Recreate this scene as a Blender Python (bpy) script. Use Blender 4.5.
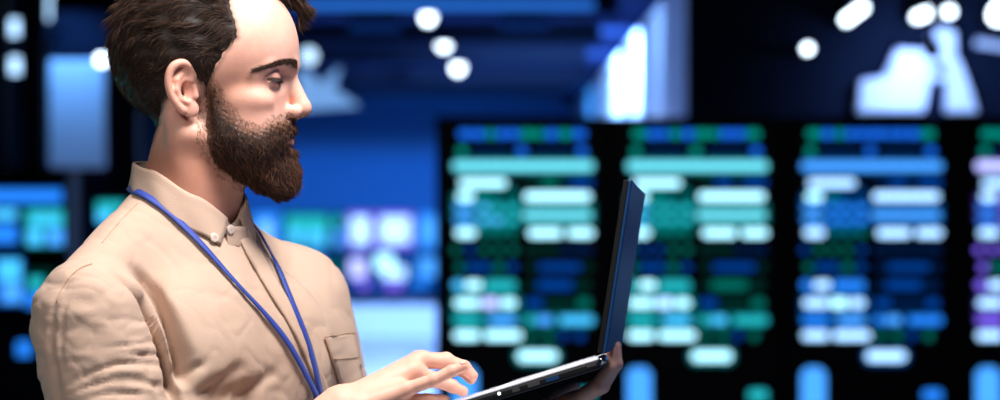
import bpy, bmesh, math, random
import numpy as np
from mathutils import Vector, Matrix
from mathutils.bvhtree import BVHTree

# ------------------------------------------------------------------ camera
scene = bpy.context.scene
for o in list(bpy.data.objects):
    bpy.data.objects.remove(o)
FPX = 2160.0                    # focal length in pixels of the 1000 x 400 frame
CAM = Vector((0.0, -2.4, 1.52))
cam_data = bpy.data.cameras.new('camera')
cam_data.sensor_width = 36.0
cam_data.lens = FPX * 36.0 / 1000.0
cam_data.clip_end = 200
cam_data.dof.use_dof = True
cam_data.dof.focus_distance = 2.31
cam_data.dof.aperture_fstop = 3.2
cam = bpy.data.objects.new('camera', cam_data)
scene.collection.objects.link(cam)
cam.location = CAM
cam.rotation_euler = (math.pi / 2, 0, 0)
scene.camera = cam

def P(px, py, Y):
    """point of the photograph's pixel at the depth Y (metres behind the man's head plane)"""
    d = Y - CAM.y
    return Vector(((px - 500.0) * d / FPX, Y, CAM.z + (200.0 - py) * d / FPX))

def YD(d):
    return d + CAM.y

# ------------------------------------------------------------------ world, lights, exposure
scene.view_settings.view_transform = 'Standard'
scene.view_settings.look = 'None'
scene.view_settings.exposure = 0.0
scene.view_settings.gamma = 1.0
scene.view_settings.use_curve_mapping = False
scene.cycles.use_denoising = True
scene.cycles.max_bounces = 6

world = bpy.data.worlds.new('world')
scene.world = world
world.use_nodes = True
bg = world.node_tree.nodes['Background']
bg.inputs['Color'].default_value = (0.02, 0.06, 0.16, 1)
bg.inputs['Strength'].default_value = 0.12

def area(name, loc, target, size, power, col, size_y=None, spread=math.pi):
    l = bpy.data.lights.new(name, 'AREA')
    l.energy = power
    l.color = col
    l.shape = 'RECTANGLE' if size_y else 'SQUARE'
    l.size = size
    if size_y:
        l.size_y = size_y
    l.spread = spread
    o = bpy.data.objects.new(name, l)
    scene.collection.objects.link(o)
    o.location = loc
    o.rotation_euler = (Vector(target) - Vector(loc)).to_track_quat('-Z', 'Y').to_euler()
    return o

def spot(name, loc, target, power, col, angle, blend=0.6, radius=0.05):
    l = bpy.data.lights.new(name, 'SPOT')
    l.energy = power
    l.color = col
    l.spot_size = math.radians(angle)
    l.spot_blend = blend
    l.shadow_soft_size = radius
    o = bpy.data.objects.new(name, l)
    scene.collection.objects.link(o)
    o.location = loc
    o.rotation_euler = (Vector(target) - Vector(loc)).to_track_quat('-Z', 'Y').to_euler()
    return o

# ceiling soft lights over the man: a key from above and in front of him, a weaker one
# over the camera, an added teal wash as if from the screens on the left
area('key_light', (0.10, -0.40, 2.66), (-0.28, -0.04, 1.5), 0.5, 46, (1.0, 0.96, 0.945), 0.5)
area('front_light', (-0.75, -2.0, 2.6), (-0.3, 0.0, 1.4), 0.7, 27, (1.0, 0.94, 0.91))
area('teal_wash', (-1.4, 0.7, 1.25), (-0.45, 0.0, 1.30), 0.6, 1.5, (0.03, 0.75, 0.72))
area('blue_wash', (2.6, 0.2, 1.9), (0.1, 0.0, 1.4), 1.0, 9, (0.08, 0.32, 1.0))  # unseen blue fill added to tint the laptop lid

# ------------------------------------------------------------------ materials
def mat(name, col, rough=0.5, metal=0.0, var=0.0, scale=30.0, bump=0.0, bscale=200.0, sss=0.0,
        spec=0.5, attr=None, emit=None, estr=0.0, sheen=0.0, coat=0.0):
    m = bpy.data.materials.new(name)
    m.use_nodes = True
    nt = m.node_tree
    b = nt.nodes['Principled BSDF']
    b.inputs['Base Color'].default_value = (*col, 1)
    b.inputs['Roughness'].default_value = rough
    b.inputs['Metallic'].default_value = metal
    b.inputs['Specular IOR Level'].default_value = spec
    b.inputs['Sheen Weight'].default_value = sheen
    b.inputs['Coat Weight'].default_value = coat
    if sss:
        b.inputs['Subsurface Weight'].default_value = sss
        b.inputs['Subsurface Radius'].default_value = (1.0, 0.32, 0.18)
        b.inputs['Subsurface Scale'].default_value = 0.008
    if emit:
        b.inputs['Emission Color'].default_value = (*emit, 1)
        b.inputs['Emission Strength'].default_value = estr
    tc = nt.nodes.new('ShaderNodeTexCoord')
    src = None
    if attr:
        a = nt.nodes.new('ShaderNodeAttribute')
        a.attribute_name = attr
        src = a.outputs['Color']
    if var > 0:
        n = nt.nodes.new('ShaderNodeTexNoise')
        n.inputs['Scale'].default_value = scale
        n.inputs['Detail'].default_value = 4
        nt.links.new(tc.outputs['Object'], n.inputs['Vector'])
        r = nt.nodes.new('ShaderNodeMapRange')
        r.inputs['From Min'].default_value = 0.25
        r.inputs['From Max'].default_value = 0.75
        r.inputs['To Min'].default_value = 1 - var
        r.inputs['To Max'].default_value = 1 + var
        nt.links.new(n.outputs['Fac'], r.inputs['Value'])
        mx = nt.nodes.new('ShaderNodeMix')
        mx.data_type = 'RGBA'
        mx.blend_type = 'MULTIPLY'
        mx.inputs[0].default_value = 1.0
        if src is not None:
            nt.links.new(src, mx.inputs[6])
        else:
            mx.inputs[6].default_value = (*col, 1)
        nt.links.new(r.outputs['Result'], mx.inputs[7])
        src = mx.outputs[2]
    if src is not None:
        nt.links.new(src, b.inputs['Base Color'])
    if bump > 0:
        n2 = nt.nodes.new('ShaderNodeTexNoise')
        n2.inputs['Scale'].default_value = bscale
        n2.inputs['Detail'].default_value = 3
        nt.links.new(tc.outputs['Object'], n2.inputs['Vector'])
        bp = nt.nodes.new('ShaderNodeBump')
        bp.inputs['Strength'].default_value = bump
        bp.inputs['Distance'].default_value = 0.001
        nt.links.new(n2.outputs['Fac'], bp.inputs['Height'])
        nt.links.new(bp.outputs['Normal'], b.inputs['Normal'])
    return m

def emat(name, col, strength):
    m = bpy.data.materials.new(name)
    m.use_nodes = True
    nt = m.node_tree
    nt.nodes.remove(nt.nodes['Principled BSDF'])
    e = nt.nodes.new('ShaderNodeEmission')
    e.inputs['Color'].default_value = (*col, 1)
    e.inputs['Strength'].default_value = strength
    nt.links.new(e.outputs[0], nt.nodes['Material Output'].inputs['Surface'])
    return m

# ------------------------------------------------------------------ object helpers
COL = scene.collection

def empty(name, loc, label=None, cat=None, group=None):
    o = bpy.data.objects.new(name, None)
    o.empty_display_size = 0.05
    COL.objects.link(o)
    o.location = loc
    tag(o, label, cat, group)
    return o

def tag(o, label=None, cat=None, group=None, kind=None):
    if label:
        o['label'] = label
    if cat:
        o['category'] = cat
    if group:
        o['group'] = group
    if kind:
        o['kind'] = kind
    return o

def mesh_obj(name, verts, faces, material, parent=None, smooth=True, attr=None):
    me = bpy.data.meshes.new(name)
    if isinstance(verts, np.ndarray):
        verts = verts.tolist()
    if isinstance(faces, np.ndarray):
        faces = faces.tolist()
    me.from_pydata(verts, [], faces)
    me.update()
    if smooth:
        me.polygons.foreach_set('use_smooth', [True] * len(me.polygons))
    if attr is not None:
        ca = me.attributes.new('tint', 'FLOAT_COLOR', 'POINT')
        buf = np.ones((len(verts), 4), np.float32)
        buf[:, :3] = attr
        ca.data.foreach_set('color', buf.ravel())
    if material:
        me.materials.append(material)
    return link(name, me, parent)

def link(name, me, parent=None):
    o = bpy.data.objects.new(name, me)
    COL.objects.link(o)
    if parent is not None:
        o.parent = parent
        bpy.context.view_layer.update()
        o.matrix_parent_inverse = parent.matrix_world.inverted()
    return o

class MB:
    """collects boxes, prisms and tubes into one mesh"""
    def __init__(self):
        self.v = []
        self.f = []
    def add(self, v, f):
        n = len(self.v)
        self.v += [tuple(x) for x in v]
        self.f += [tuple(i + n for i in q) for q in f]
    def box(self, lo, hi):
        x0, y0, z0 = lo
        x1, y1, z1 = hi
        self.add([(x0, y0, z0), (x1, y0, z0), (x1, y1, z0), (x0, y1, z0), (x0, y0, z1), (x1, y0, z1), (x1, y1, z1), (x0, y1, z1)],
                 [(3, 2, 1, 0), (4, 5, 6, 7), (0, 1, 5, 4), (1, 2, 6, 5), (2, 3, 7, 6), (3, 0, 4, 7)])
        return self
    def obox(self, o, ax, ay, az):
        """oriented box: corner o and three edge vectors"""
        o, ax, ay, az = Vector(o), Vector(ax), Vector(ay), Vector(az)
        self.add([o, o + ax, o + ax + ay, o + ay, o + az, o + ax + az, o + ax + ay + az, o + ay + az],
                 [(3, 2, 1, 0), (4, 5, 6, 7), (0, 1, 5, 4), (1, 2, 6, 5), (2, 3, 7, 6), (3, 0, 4, 7)])
        return self
    def prism(self, poly, off):
        """extrude a 3-D polygon by the vector off"""
        n = len(poly)
        off = Vector(off)
        v = [Vector(p) for p in poly] + [Vector(p) + off for p in poly]
        f = [tuple(range(n - 1, -1, -1)), tuple(range(n, 2 * n))]
        f += [(i, (i + 1) % n, n + (i + 1) % n, n + i) for i in range(n)]
        self.add(v, f)
        return self
    def tube(self, pts, r, n=8):
        pts = [Vector(p) for p in pts]
        rs = r if isinstance(r, (list, tuple)) else [r] * len(pts)
        rings = []
        up = None
        for i, p in enumerate(pts):
            t = (pts[min(i + 1, len(pts) - 1)] - pts[max(i - 1, 0)]).normalized()
            if up is None:
                up = t.orthogonal().normalized()
            up = (up - t * up.dot(t)).normalized()
            b = t.cross(up)
            rings.append([p + (up * math.cos(a) + b * math.sin(a)) * rs[i] for a in [2 * math.pi * k / n for k in range(n)]])
        v = [q for ring in rings for q in ring]
        f = []
        for i in range(len(rings) - 1):
            for k in range(n):
                f.append((i * n + k, i * n + (k + 1) % n, (i + 1) * n + (k + 1) % n, (i + 1) * n + k))
        f.append(tuple(range(n - 1, -1, -1)))
        f.append(tuple((len(rings) - 1) * n + k for k in range(n)))
        self.add(v, f)
        return self
    def disc(self, c, axis, r, h, n=24, dome=0.0):
        """short cylinder from c along axis, optional dome"""
        c = Vector(c)
        axis = Vector(axis).normalized()
        u = axis.orthogonal().normalized()
        w = axis.cross(u)
        levels = [(0, r), (h, r)]
        if dome:
            levels += [(h + dome * 0.6, r * 0.8), (h + dome * 0.9, r * 0.45)]
        v = []
        for d, rr in levels:
            v += [c + axis * d + (u * math.cos(2 * math.pi * k / n) + w * math.sin(2 * math.pi * k / n)) * rr for k in range(n)]
        f = [tuple(range(n - 1, -1, -1))]
        for i in range(len(levels) - 1):
            f += [(i * n + k, i * n + (k + 1) % n, (i + 1) * n + (k + 1) % n, (i + 1) * n + k) for k in range(n)]
        f.append(tuple((len(levels) - 1) * n + k for k in range(n)))
        self.add(v, f)
        return self
    def build(self, name, material, parent=None, smooth=False, bevel=0.0):
        o = mesh_obj(name, self.v, self.f, material, parent, smooth)
        if bevel:
            m = o.modifiers.new('bevel', 'BEVEL')
            m.width = bevel
            m.segments = 2
            m.limit_method = 'ANGLE'
        return o

# ------------------------------------------------------------------ implicit surfaces (numpy)
def smin(a, b, k):
    h = np.clip(0.5 + 0.5 * (b - a) / k, 0, 1)
    return b + (a - b) * h - k * h * (1 - h)

def smax(a, b, k):
    return -smin(-a, -b, k)

def ell(p, c, r):
    q = (p - np.asarray(c, np.float32))
    r = np.asarray(r, np.float32)
    k0 = np.sqrt(((q / r) ** 2).sum(1))
    k1 = np.sqrt(((q / (r * r)) ** 2).sum(1)) + 1e-9
    return k0 * (k0 - 1.0) / k1

def rc(p, a, b, r1, r2):
    a = np.asarray(a, np.float32)
    b = np.asarray(b, np.float32)
    ba = b - a
    t = np.clip(((p - a) @ ba) / (ba @ ba), 0, 1)
    return np.sqrt(((p - a - t[:, None] * ba) ** 2).sum(1)) - (r1 + (r2 - r1) * t)

def sm(a, b, x):
    t = np.clip((x - a) / (b - a), 0, 1)
    return t * t * (3 - 2 * t)

def poly2d(x, z, pts):
    """signed distance to a polygon, positive inside"""
    pts = np.asarray(pts, np.float32)
    d = np.full(x.shape, 1e9, np.float32)
    s = np.zeros(x.shape, bool)
    n = len(pts)
    for i in range(n):
        x0, z0 = pts[i]
        x1, z1 = pts[(i + 1) % n]
        ex, ez = x1 - x0, z1 - z0
        t = np.clip(((x - x0) * ex + (z - z0) * ez) / (ex * ex + ez * ez + 1e-9), 0, 1)
        d = np.minimum(d, (x - x0 - t * ex) ** 2 + (z - z0 - t * ez) ** 2)
        if z0 != z1:
            c = ((z0 > z) != (z1 > z)) & (x < ex * (z - z0) / ez + x0)
            s ^= c
    d = np.sqrt(d)
    return np.where(s, d, -d)

def polygonise(f, lo, hi, h, newton=2, margin=2.5):
    lo = np.asarray(lo, np.float32)
    s = 4
    nc = np.ceil((np.asarray(hi) - lo) / (h * s)).astype(int)
    n = nc * s
    ax = [lo[i] + (np.arange(nc[i]) + 0.5) * h * s - 0.5 * h for i in range(3)]
    g = np.stack(np.meshgrid(*ax, indexing='ij'), -1).reshape(-1, 3).astype(np.float32)
    dc = f(g).reshape(nc)
    D = np.repeat(np.repeat(np.repeat(dc, s, 0), s, 1), s, 2).astype(np.float32)
    act = np.abs(dc) < h * s * margin * 0.87
    idx = np.argwhere(act)
    off = np.stack(np.meshgrid(*[np.arange(s)] * 3, indexing='ij'), -1).reshape(-1, 3)
    cells = (idx[:, None, :] * s + off[None]).reshape(-1, 3)
    for i in range(0, len(cells), 400000):
        c = cells[i:i + 400000]
        D[c[:, 0], c[:, 1], c[:, 2]] = f((lo + c * h).astype(np.float32))
    ins = D < 0
    I = [slice(None, -1), slice(1, None)]
    cnt = sum(ins[I[a], I[b], I[c]].astype(np.int8) for a in (0, 1) for b in (0, 1) for c in (0, 1))
    mask = (cnt > 0) & (cnt < 8)
    cell = np.argwhere(mask)
    cid = np.full(mask.shape, -1, np.int32)
    cid[mask] = np.arange(len(cell))
    acc = np.zeros((len(cell), 3), np.float32)
    num = np.zeros(len(cell), np.float32)
    corners = [(a, b, c) for a in (0, 1) for b in (0, 1) for c in (0, 1)]
    for A in corners:
        for ax_ in range(3):
            if A[ax_] == 1:
                continue
            B = list(A)
            B[ax_] = 1
            va = D[cell[:, 0] + A[0], cell[:, 1] + A[1], cell[:, 2] + A[2]]
            vb = D[cell[:, 0] + B[0], cell[:, 1] + B[1], cell[:, 2] + B[2]]
            m = (va < 0) != (vb < 0)
            t = np.where(m, va / np.where(m, va - vb, 1), 0)
            pnt = np.tile(np.asarray(A, np.float32), (len(cell), 1))
            pnt[:, ax_] += t
            acc[m] += pnt[m]
            num[m] += 1
    v = lo + (cell + acc / num[:, None]) * h
    faces = []
    for a in range(3):
        b, c = (a + 1) % 3, (a + 2) % 3
        sl0 = [slice(None)] * 3
        sl1 = [slice(None)] * 3
        sl0[a] = slice(None, -1)
        sl1[a] = slice(1, None)
        ch = ins[tuple(sl0)] != ins[tuple(sl1)]
        e = np.argwhere(ch)
        ok = (e[:, b] > 0) & (e[:, c] > 0) & (e[:, b] < mask.shape[b]) & (e[:, c] < mask.shape[c])
        e = e[ok]
        db = np.zeros(3, int)
        db[b] = 1
        dcc = np.zeros(3, int)
        dcc[c] = 1
        q = [e - db - dcc, e - dcc, e, e - db]
        ids = np.stack([cid[x[:, 0], x[:, 1], x[:, 2]] for x in q], 1)
        flip = ~ins[e[:, 0], e[:, 1], e[:, 2]]
        ids[flip] = ids[flip][:, ::-1]
        faces.append(ids)
    faces = np.concatenate(faces)
    faces = faces[(faces >= 0).all(1)]
    v = v.astype(np.float32)
    for _ in range(newton):
        gr, d = grad(f, v, h * 0.5)
        g2 = (gr * gr).sum(1) + 1e-6
        v = v - np.clip(d / g2, -h, h)[:, None] * gr
    return v, faces

def grad(f, v, e):
    d = f(v)
    gr = np.zeros_like(v)
    for a in range(3):
        w = np.zeros(3, np.float32)
        w[a] = e
        gr[:, a] = (f(v + w) - f(v - w)) / (2 * e)
    return gr, d

def vnormals(v, faces):
    n = np.zeros_like(v)
    a, b, c, d = (v[faces[:, i]] for i in range(4))
    fn = np.cross(c - a, d - b)
    for i in range(4):
        np.add.at(n, faces[:, i], fn)
    return n / (np.linalg.norm(n, axis=1, keepdims=True) + 1e-12)

def bvh_of(v, faces):
    return BVHTree.FromPolygons([tuple(x) for x in v.tolist()], [tuple(x) for x in faces.tolist()])

def hit(bvh, px, py, lift=0.0):
    """where the photograph's pixel meets a surface"""
    d = (P(px, py, 0.0) - CAM).normalized()
    loc, nor, _, _ = bvh.ray_cast(CAM, d)
    if loc is None:
        return None, None
    if nor.dot(d) > 0:
        nor = -nor
    return loc + nor * lift, nor

def project(v):
    d = v[:, 1] - CAM.y
    return 500 + v[:, 0] * FPX / d, 200 - (v[:, 2] - CAM.z) * FPX / d

def chaikin(pts, n=2):
    pts = [Vector(p) for p in pts]
    for _ in range(n):
        q = [pts[0]]
        for a, b in zip(pts[:-1], pts[1:]):
            q += [a * 0.75 + b * 0.25, a * 0.25 + b * 0.75]
        q.append(pts[-1])
        pts = q
    return pts
# ================================================================== the hall
CEIL = 2.75
floor_mat = mat('pale_floor', (0.42, 0.52, 0.66), rough=0.28, var=0.06, scale=3)
ceil_mat = mat('ceiling_paint', (0.012, 0.024, 0.075), rough=0.9, spec=0.0, var=0.1, scale=4)
wall_mat = mat('blue_grey_wall', (0.02, 0.19, 0.50), rough=0.7, var=0.05, scale=5)
white_wall = mat('pale_wall', (0.72, 0.78, 0.86), rough=0.6, var=0.03, scale=5)
black_mat = mat('black_metal', (0.004, 0.005, 0.008), rough=0.6, spec=0.04, var=0.15, scale=20)
dark_mat = mat('dark_panel', (0.008, 0.012, 0.025), rough=0.9, spec=0.0, var=0.1, scale=10)
beam_mat = mat('dark_beam', (0.006, 0.01, 0.022), rough=0.9, spec=0.0, var=0.1, scale=10)

XL, XR = -4.6, 5.2
Y0, Y1 = -4.2, YD(29)
XC = 1.0                       # the lit side wall of the aisle behind the displays
def struct(name, lo, hi, m):
    o = MB().box(lo, hi).build(name, m)
    o['kind'] = 'structure'
    return o
struct('floor', (XL - 0.2, Y0 - 0.2, -0.1), (XR + 0.2, Y1 + 0.2, 0.0), floor_mat)
struct('ceiling', (XL - 0.2, Y0 - 0.2, CEIL), (XR + 0.2, Y1 + 0.2, CEIL + 0.1), ceil_mat)
struct('wall_left', (XL - 0.2, Y0, 0), (XL, Y1, CEIL), dark_mat)
struct('wall_right', (XR, Y0, 0), (XR + 0.2, Y1, CEIL), dark_mat)
struct('wall_front', (XL, Y0 - 0.2, 0), (XR, Y0, CEIL), dark_mat)
struct('wall_back', (XL, Y1, 0), (XR, Y1 + 0.2, CEIL), wall_mat)
struct('wall_aisle', (XC, YD(11.6), 0), (XC + 0.12, Y1, CEIL), white_wall)
struct('wall_partition', (XC, YD(11.45), 0), (XR, YD(11.6), CEIL), dark_mat)

# beams across the ceiling
for i, (d, h_) in enumerate([(12.7, 0.12), (14.9, 0.14), (17.2, 0.14), (20.3, 0.14), (22.2, 0.16), (24.0, 0.18)]):
    o = struct('trim_%d' % (i + 1), (XL, YD(d), CEIL - h_), (XC - 0.30, YD(d) + 0.22, CEIL), beam_mat)

# glowing bars added for the blue-lit strips of ceiling between the beams
blue_line = emat('blue_glow_band', (0.03, 0.22, 0.95), 0.75)
blue_dim = emat('dim_blue_glow_band', (0.015, 0.10, 0.6), 0.22)
def glow_line(py, px0, px1, m, label, th=0.045):
    z = CEIL - 0.13
    d = (z - CAM.z) * FPX / (200 - py)
    x0, x1 = (px0 - 500) * d / FPX, (px1 - 500) * d / FPX
    o = empty('glow_band', ((x0 + x1) / 2, YD(d), CEIL), label, 'ceiling light', 'added blue glow bars across the aisle ceiling')
    MB().box((x0, YD(d) - 0.03, z + th / 2), (x1, YD(d) + 0.03, CEIL)).build('housing', beam_mat, o)
    MB().box((x0, YD(d) - 0.04, z - th / 2), (x1, YD(d) + 0.04, z + th / 2)).build('tube', m, o)
    return o
glow_line(5, 296, 594, blue_line, 'bright blue glow bar standing in for lit ceiling nearest the front of the aisle')
glow_line(27, 350, 400, blue_dim, 'short dim blue glow bar standing in for lit aisle ceiling left of the downlights')
glow_line(25, 500, 548, blue_dim, 'short dim blue glow bar standing in for lit aisle ceiling right of the downlights')
glow_line(84, 340, 590, blue_dim, 'long faint blue glow bar standing in for lit ceiling at the far end of the aisle', 0.07)

# round downlights in a row
lamp_white = emat('cool_white_lamp', (0.70, 0.85, 1.0), 8.0)
def downlight(px, py, r, label):
    d = (CEIL - 0.03 - CAM.z) * FPX / (200 - py)
    c = P(px, py, YD(d))
    o = empty('downlight', (c.x, c.y, CEIL), label, 'ceiling light', 'round downlights over the aisle')
    MB().disc((c.x, c.y, CEIL), (0, 0, -1), r * 1.15, 0.03, 24).build('rim', black_mat, o)
    MB().disc((c.x, c.y, CEIL - 0.03), (0, 0, -1), r, 0.03, 24, dome=0.05).build('lamp', lamp_white, o)
    l = spot('downlight_beam', (c.x, c.y, CEIL - 0.16), (c.x, c.y, 0), 850, (0.38, 0.53, 1.0), 150, 0.8, 0.08)
    l.parent = o
    l.matrix_parent_inverse = Matrix.Translation(o.location).inverted()
downlight(428, 12, 0.042, 'largest round ceiling downlight, nearest of the row of three')
downlight(444, 40, 0.048, 'middle round ceiling downlight of the row of three')
downlight(458, 65, 0.05, 'smallest round ceiling downlight, farthest of the row of three')

# spotlights added to wash the aisle walls, the floor and the ceiling in cool light
def washer(px, py, d, r, label, group, target, power, angle, col=(0.5, 0.74, 1.0), stretch=1.0, em=lamp_white):
    c = P(px, py, YD(d))
    o = empty('spotlight', c, label, 'spotlight', group)
    v = (Vector(target) - c).normalized()
    MB().disc(c - v * 0.10, v, r * 1.1, 0.09, 20).build('housing', black_mat, o)
    MB().disc(c - v * 0.012, v, r, 0.01, 20, dome=r * 0.5).build('lens', em, o)
    MB().tube([c - v * 0.06, Vector((c.x, c.y + 0.02, CEIL))] if c.z < CEIL - 0.05 else [c - v * 0.06, c + Vector((0, 0.1, 0))], 0.012, 8).build('stem', black_mat, o)
    l = spot('spotlight_beam', c + v * 0.06, target, power, col, angle, 0.7, 0.04)
    l.parent = o
    l.matrix_parent_inverse = Matrix.Translation(c).inverted()
    return o
WG = 'added spotlights washing the walls'
def hidden_washer(x, d, label, target, power, angle, col):
    c = Vector((x, YD(d), CEIL - 0.07))
    px, py = 500 + x * FPX / d, 200 - (c.z - CAM.z) * FPX / d
    washer(px, py, d, 0.05, label, WG, target, power, angle, col)
hidden_washer(0.50, 13.15, 'added spotlight hidden on the ceiling nearest the white aisle wall', (XC, YD(14.6), 2.3), 60, 110, (0.26, 0.52, 1.0))
hidden_washer(0.45, 15.35, 'added spotlight hidden on the ceiling farther along the white aisle wall', (XC, YD(16.8), 2.35), 700, 130, (0.26, 0.52, 1.0))
hidden_washer(0.40, 17.65, 'added spotlight hidden on the ceiling deepest along the white aisle wall', (XC, YD(19.5), 2.3), 900, 130, (0.26, 0.52, 1.0))
hidden_washer(-1.2, 22.7, 'hidden added spotlight at left washing the blue end wall', (-1.6, Y1, 1.7), 330, 140, (0.01, 0.32, 1.0))
hidden_washer(0.1, 22.7, 'hidden added spotlight at right washing the blue end wall', (-0.4, Y1, 1.7), 330, 140, (0.01, 0.32, 1.0))
hidden_washer(-1.0, 20.65, 'hidden added spotlight aimed down at the pale console desk', (-1.3, YD(24.2), 0.2), 430, 70, (0.46, 0.60, 1.0))
# globe pendant with a pale spiky reflector beside the man's forehead
pg = P(309, 56, YD(15.6))
pend = empty('pendant_lamp', pg, 'white globe pendant lamp with a pale spiky reflector in front of the man\'s brow', 'pendant lamp')
bmg = bmesh.new()
bmesh.ops.create_uvsphere(bmg, u_segments=20, v_segments=14, radius=0.055)
bmesh.ops.translate(bmg, verts=bmg.verts, vec=pg)
meg = bpy.data.meshes.new('globe')
bmg.to_mesh(meg)
bmg.free()
meg.materials.append(emat('globe_lamp', (0.5, 0.75, 1.0), 2.2))
link('globe', meg, pend)
MB().tube([pg + Vector((0, 0, 0.1)), Vector((pg.x, pg.y, CEIL))], 0.012, 8).build('stem', black_mat, pend)
MB().prism([P(x, y, YD(15.55)) for x, y in ((298, 66), (312, 74), (320, 84), (340, 66), (334, 88), (360, 106), (298, 110))], (0, 0.10, 0)).build('glare', emat('lamp_glare', (0.22, 0.48, 1.0), 0.8), pend, bevel=0.01)  # made-up glowing shape for the soft glare around the globe

# ------------------------------------------------------------------ tall displays
PAL = {}
def pal(name, col, s):
    PAL[name] = emat('screen_' + name, col, s)
pal('white', (0.40, 0.84, 1.0), 2.25)
pal('bluewhite', (0.36, 0.64, 1.0), 2.3)
pal('teal', (0.02, 0.54, 0.62), 1.05)
pal('cyan', (0.06, 0.52, 1.0), 1.4)
pal('aqua', (0.16, 0.76, 0.92), 1.4)
pal('blue', (0.02, 0.24, 1.0), 1.25)
pal('sky', (0.06, 0.34, 1.0), 1.45)
pal('violet', (0.22, 0.13, 1.0), 1.2)
pal('lilac', (0.46, 0.50, 1.0), 1.9)
pal('head_green', (0.0, 0.42, 0.34), 0.8)
pal('head_blue', (0.01, 0.17, 1.0), 1.05)
pal('dim_green', (0.0, 0.42, 0.34), 0.38)
pal('dim_blue', (0.0, 0.13, 0.80), 0.42)
pal('faint_blue', (0.0, 0.08, 0.40), 0.16)
pal('faint_green', (0.0, 0.16, 0.13), 0.16)
pal('teal_ground', (0.0, 0.30, 0.33), 0.40)
pal('blue_ground', (0.0, 0.13, 0.55), 0.32)
pal('violet_ground', (0.10, 0.06, 0.5), 0.32)
glass_mat = mat('display_glass', (0.003, 0.004, 0.007), rough=0.5, spec=0.06, var=0.1, scale=10)

# one table of the picture on a display: columns in pixels from its left edge, row, height, tone
ROWS = []
def row(y, h_, cells):
    for u0, u1, t in cells:
        ROWS.append((u0, u1, y, h_, t))
row(208, 68, [(0, 74, 'h')])  # h: dim ground that also carries the halo of the bright bars
row(214, 52, [(74, 150, 'h')])
row(310, 66, [(0, 74, 'h')])
row(320, 17, [(76, 150, 'h')])
row(356, 22, [(65, 115, 'h')])
row(166, 20, [(0, 150, 'h')])
row(134, 10, [(7, 22, 'G'), (22, 36, 'B'), (36, 46, 'G'), (46, 58, 'B'), (58, 72, 'B'), (72, 88, 'G'), (88, 98, 'G'), (98, 112, 'B'), (112, 126, 'B'), (126, 141, 'G')])
row(151, 10, [(6, 16, 'G'), (68, 79, 'B'), (131, 142, 'B'), (20, 64, 'e'), (84, 127, 'e')])
row(166, 11, [(1, 149, 'M')])
row(183, 11, [(8, 58, 'W'), (78, 92, 'f'), (93, 112, 'b'), (113, 122, 'f'), (123, 148, 'b')])
row(196.5, 12, [(6, 24, 'W'), (30, 40, 'g'), (46, 68, 'f'), (76, 146, 'W')])
row(207.5, 8, [(3, 24, 'S'), (28, 40, 'T'), (42, 54, 'T'), (57, 70, 'T')])
row(215, 9.5, [(74, 147, 'M')])
row(220.5, 8, [(3, 24, 'S'), (28, 40, 'T'), (42, 54, 'T'), (57, 70, 'T')])
row(233, 12, [(4, 26, 'W'), (33, 41, 'g'), (47, 55, 'g'), (61, 69, 'g'), (80, 116, 'W'), (121, 149, 'W')])
row(250, 9, [(0, 9, 'g'), (15, 24, 'g'), (30, 39, 'g'), (45, 54, 'g'), (60, 69, 'g'), (76, 95, 'f'), (96, 112, 'f'), (113, 127, 'e'), (128, 148, 'e')])
row(267, 9, [(4, 14, 'g'), (15, 42, 'b'), (43, 56, 'g'), (58, 69, 'b'), (78, 90, 'f'), (91, 136, 'b'), (137, 148, 'f')])
row(285, 11.5, [(1, 13, 'T'), (14, 32, 'W'), (34, 68, 'T'), (78, 88, 'f'), (89, 128, 'b'), (129, 146, 'f')])
row(303, 12, [(3, 30, 'W'), (31, 50, 'L'), (51, 68, 'W'), (78, 96, 'b'), (97, 130, 'f'), (131, 146, 'b')])
row(320, 10, [(2, 30, 'T'), (39, 68, 'S'), (77, 88, 'T'), (89, 106, 'S'), (113, 149, 'T')])
row(335.5, 12, [(2, 30, 'W'), (34, 74, 'W'), (80, 88, 'g'), (97, 106, 'g'), (113, 121, 'b'), (130, 139, 'b')])
row(356, 14, [(69, 111, 'W')])
row(395, 13, [(128, 149, 'T')])
row(393, 64, [(1, 27, 'P')])
row(450, 12, [(6, 70, 'b'), (80, 146, 'f')])
row(472, 12, [(6, 70, 'f'), (80, 146, 'b')])
TONES = {
    'green': dict(G='head_green', B='head_blue', h='teal_ground', g='dim_green', b='dim_blue', e='faint_blue', f='faint_green', M='aqua', W='white', T='teal', S='sky', L='lilac', P='sky'),
    'teal': dict(G='head_green', B='head_blue', h='teal_ground', g='dim_green', b='dim_blue', e='faint_blue', f='faint_green', M='aqua', W='white', T='teal', S='cyan', L='bluewhite', P='sky'),
    'blue': dict(G='head_green', B='head_blue', h='blue_ground', g='dim_green', b='dim_blue', e='faint_blue', f='faint_blue', M='sky', W='bluewhite', T='blue', S='sky', L='white', P='sky'),
    'violet': dict(G='head_green', B='head_blue', h='violet_ground', g='violet', b='dim_blue', e='faint_blue', f='faint_blue', M='lilac', W='bluewhite', T='violet', S='blue', L='lilac', P='sky'),
}
DD = 9.0
DS = DD / FPX                  # metres per pixel at the displays
DY = YD(DD)
ZT = CAM.z + (200 - 117) * DS
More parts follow.
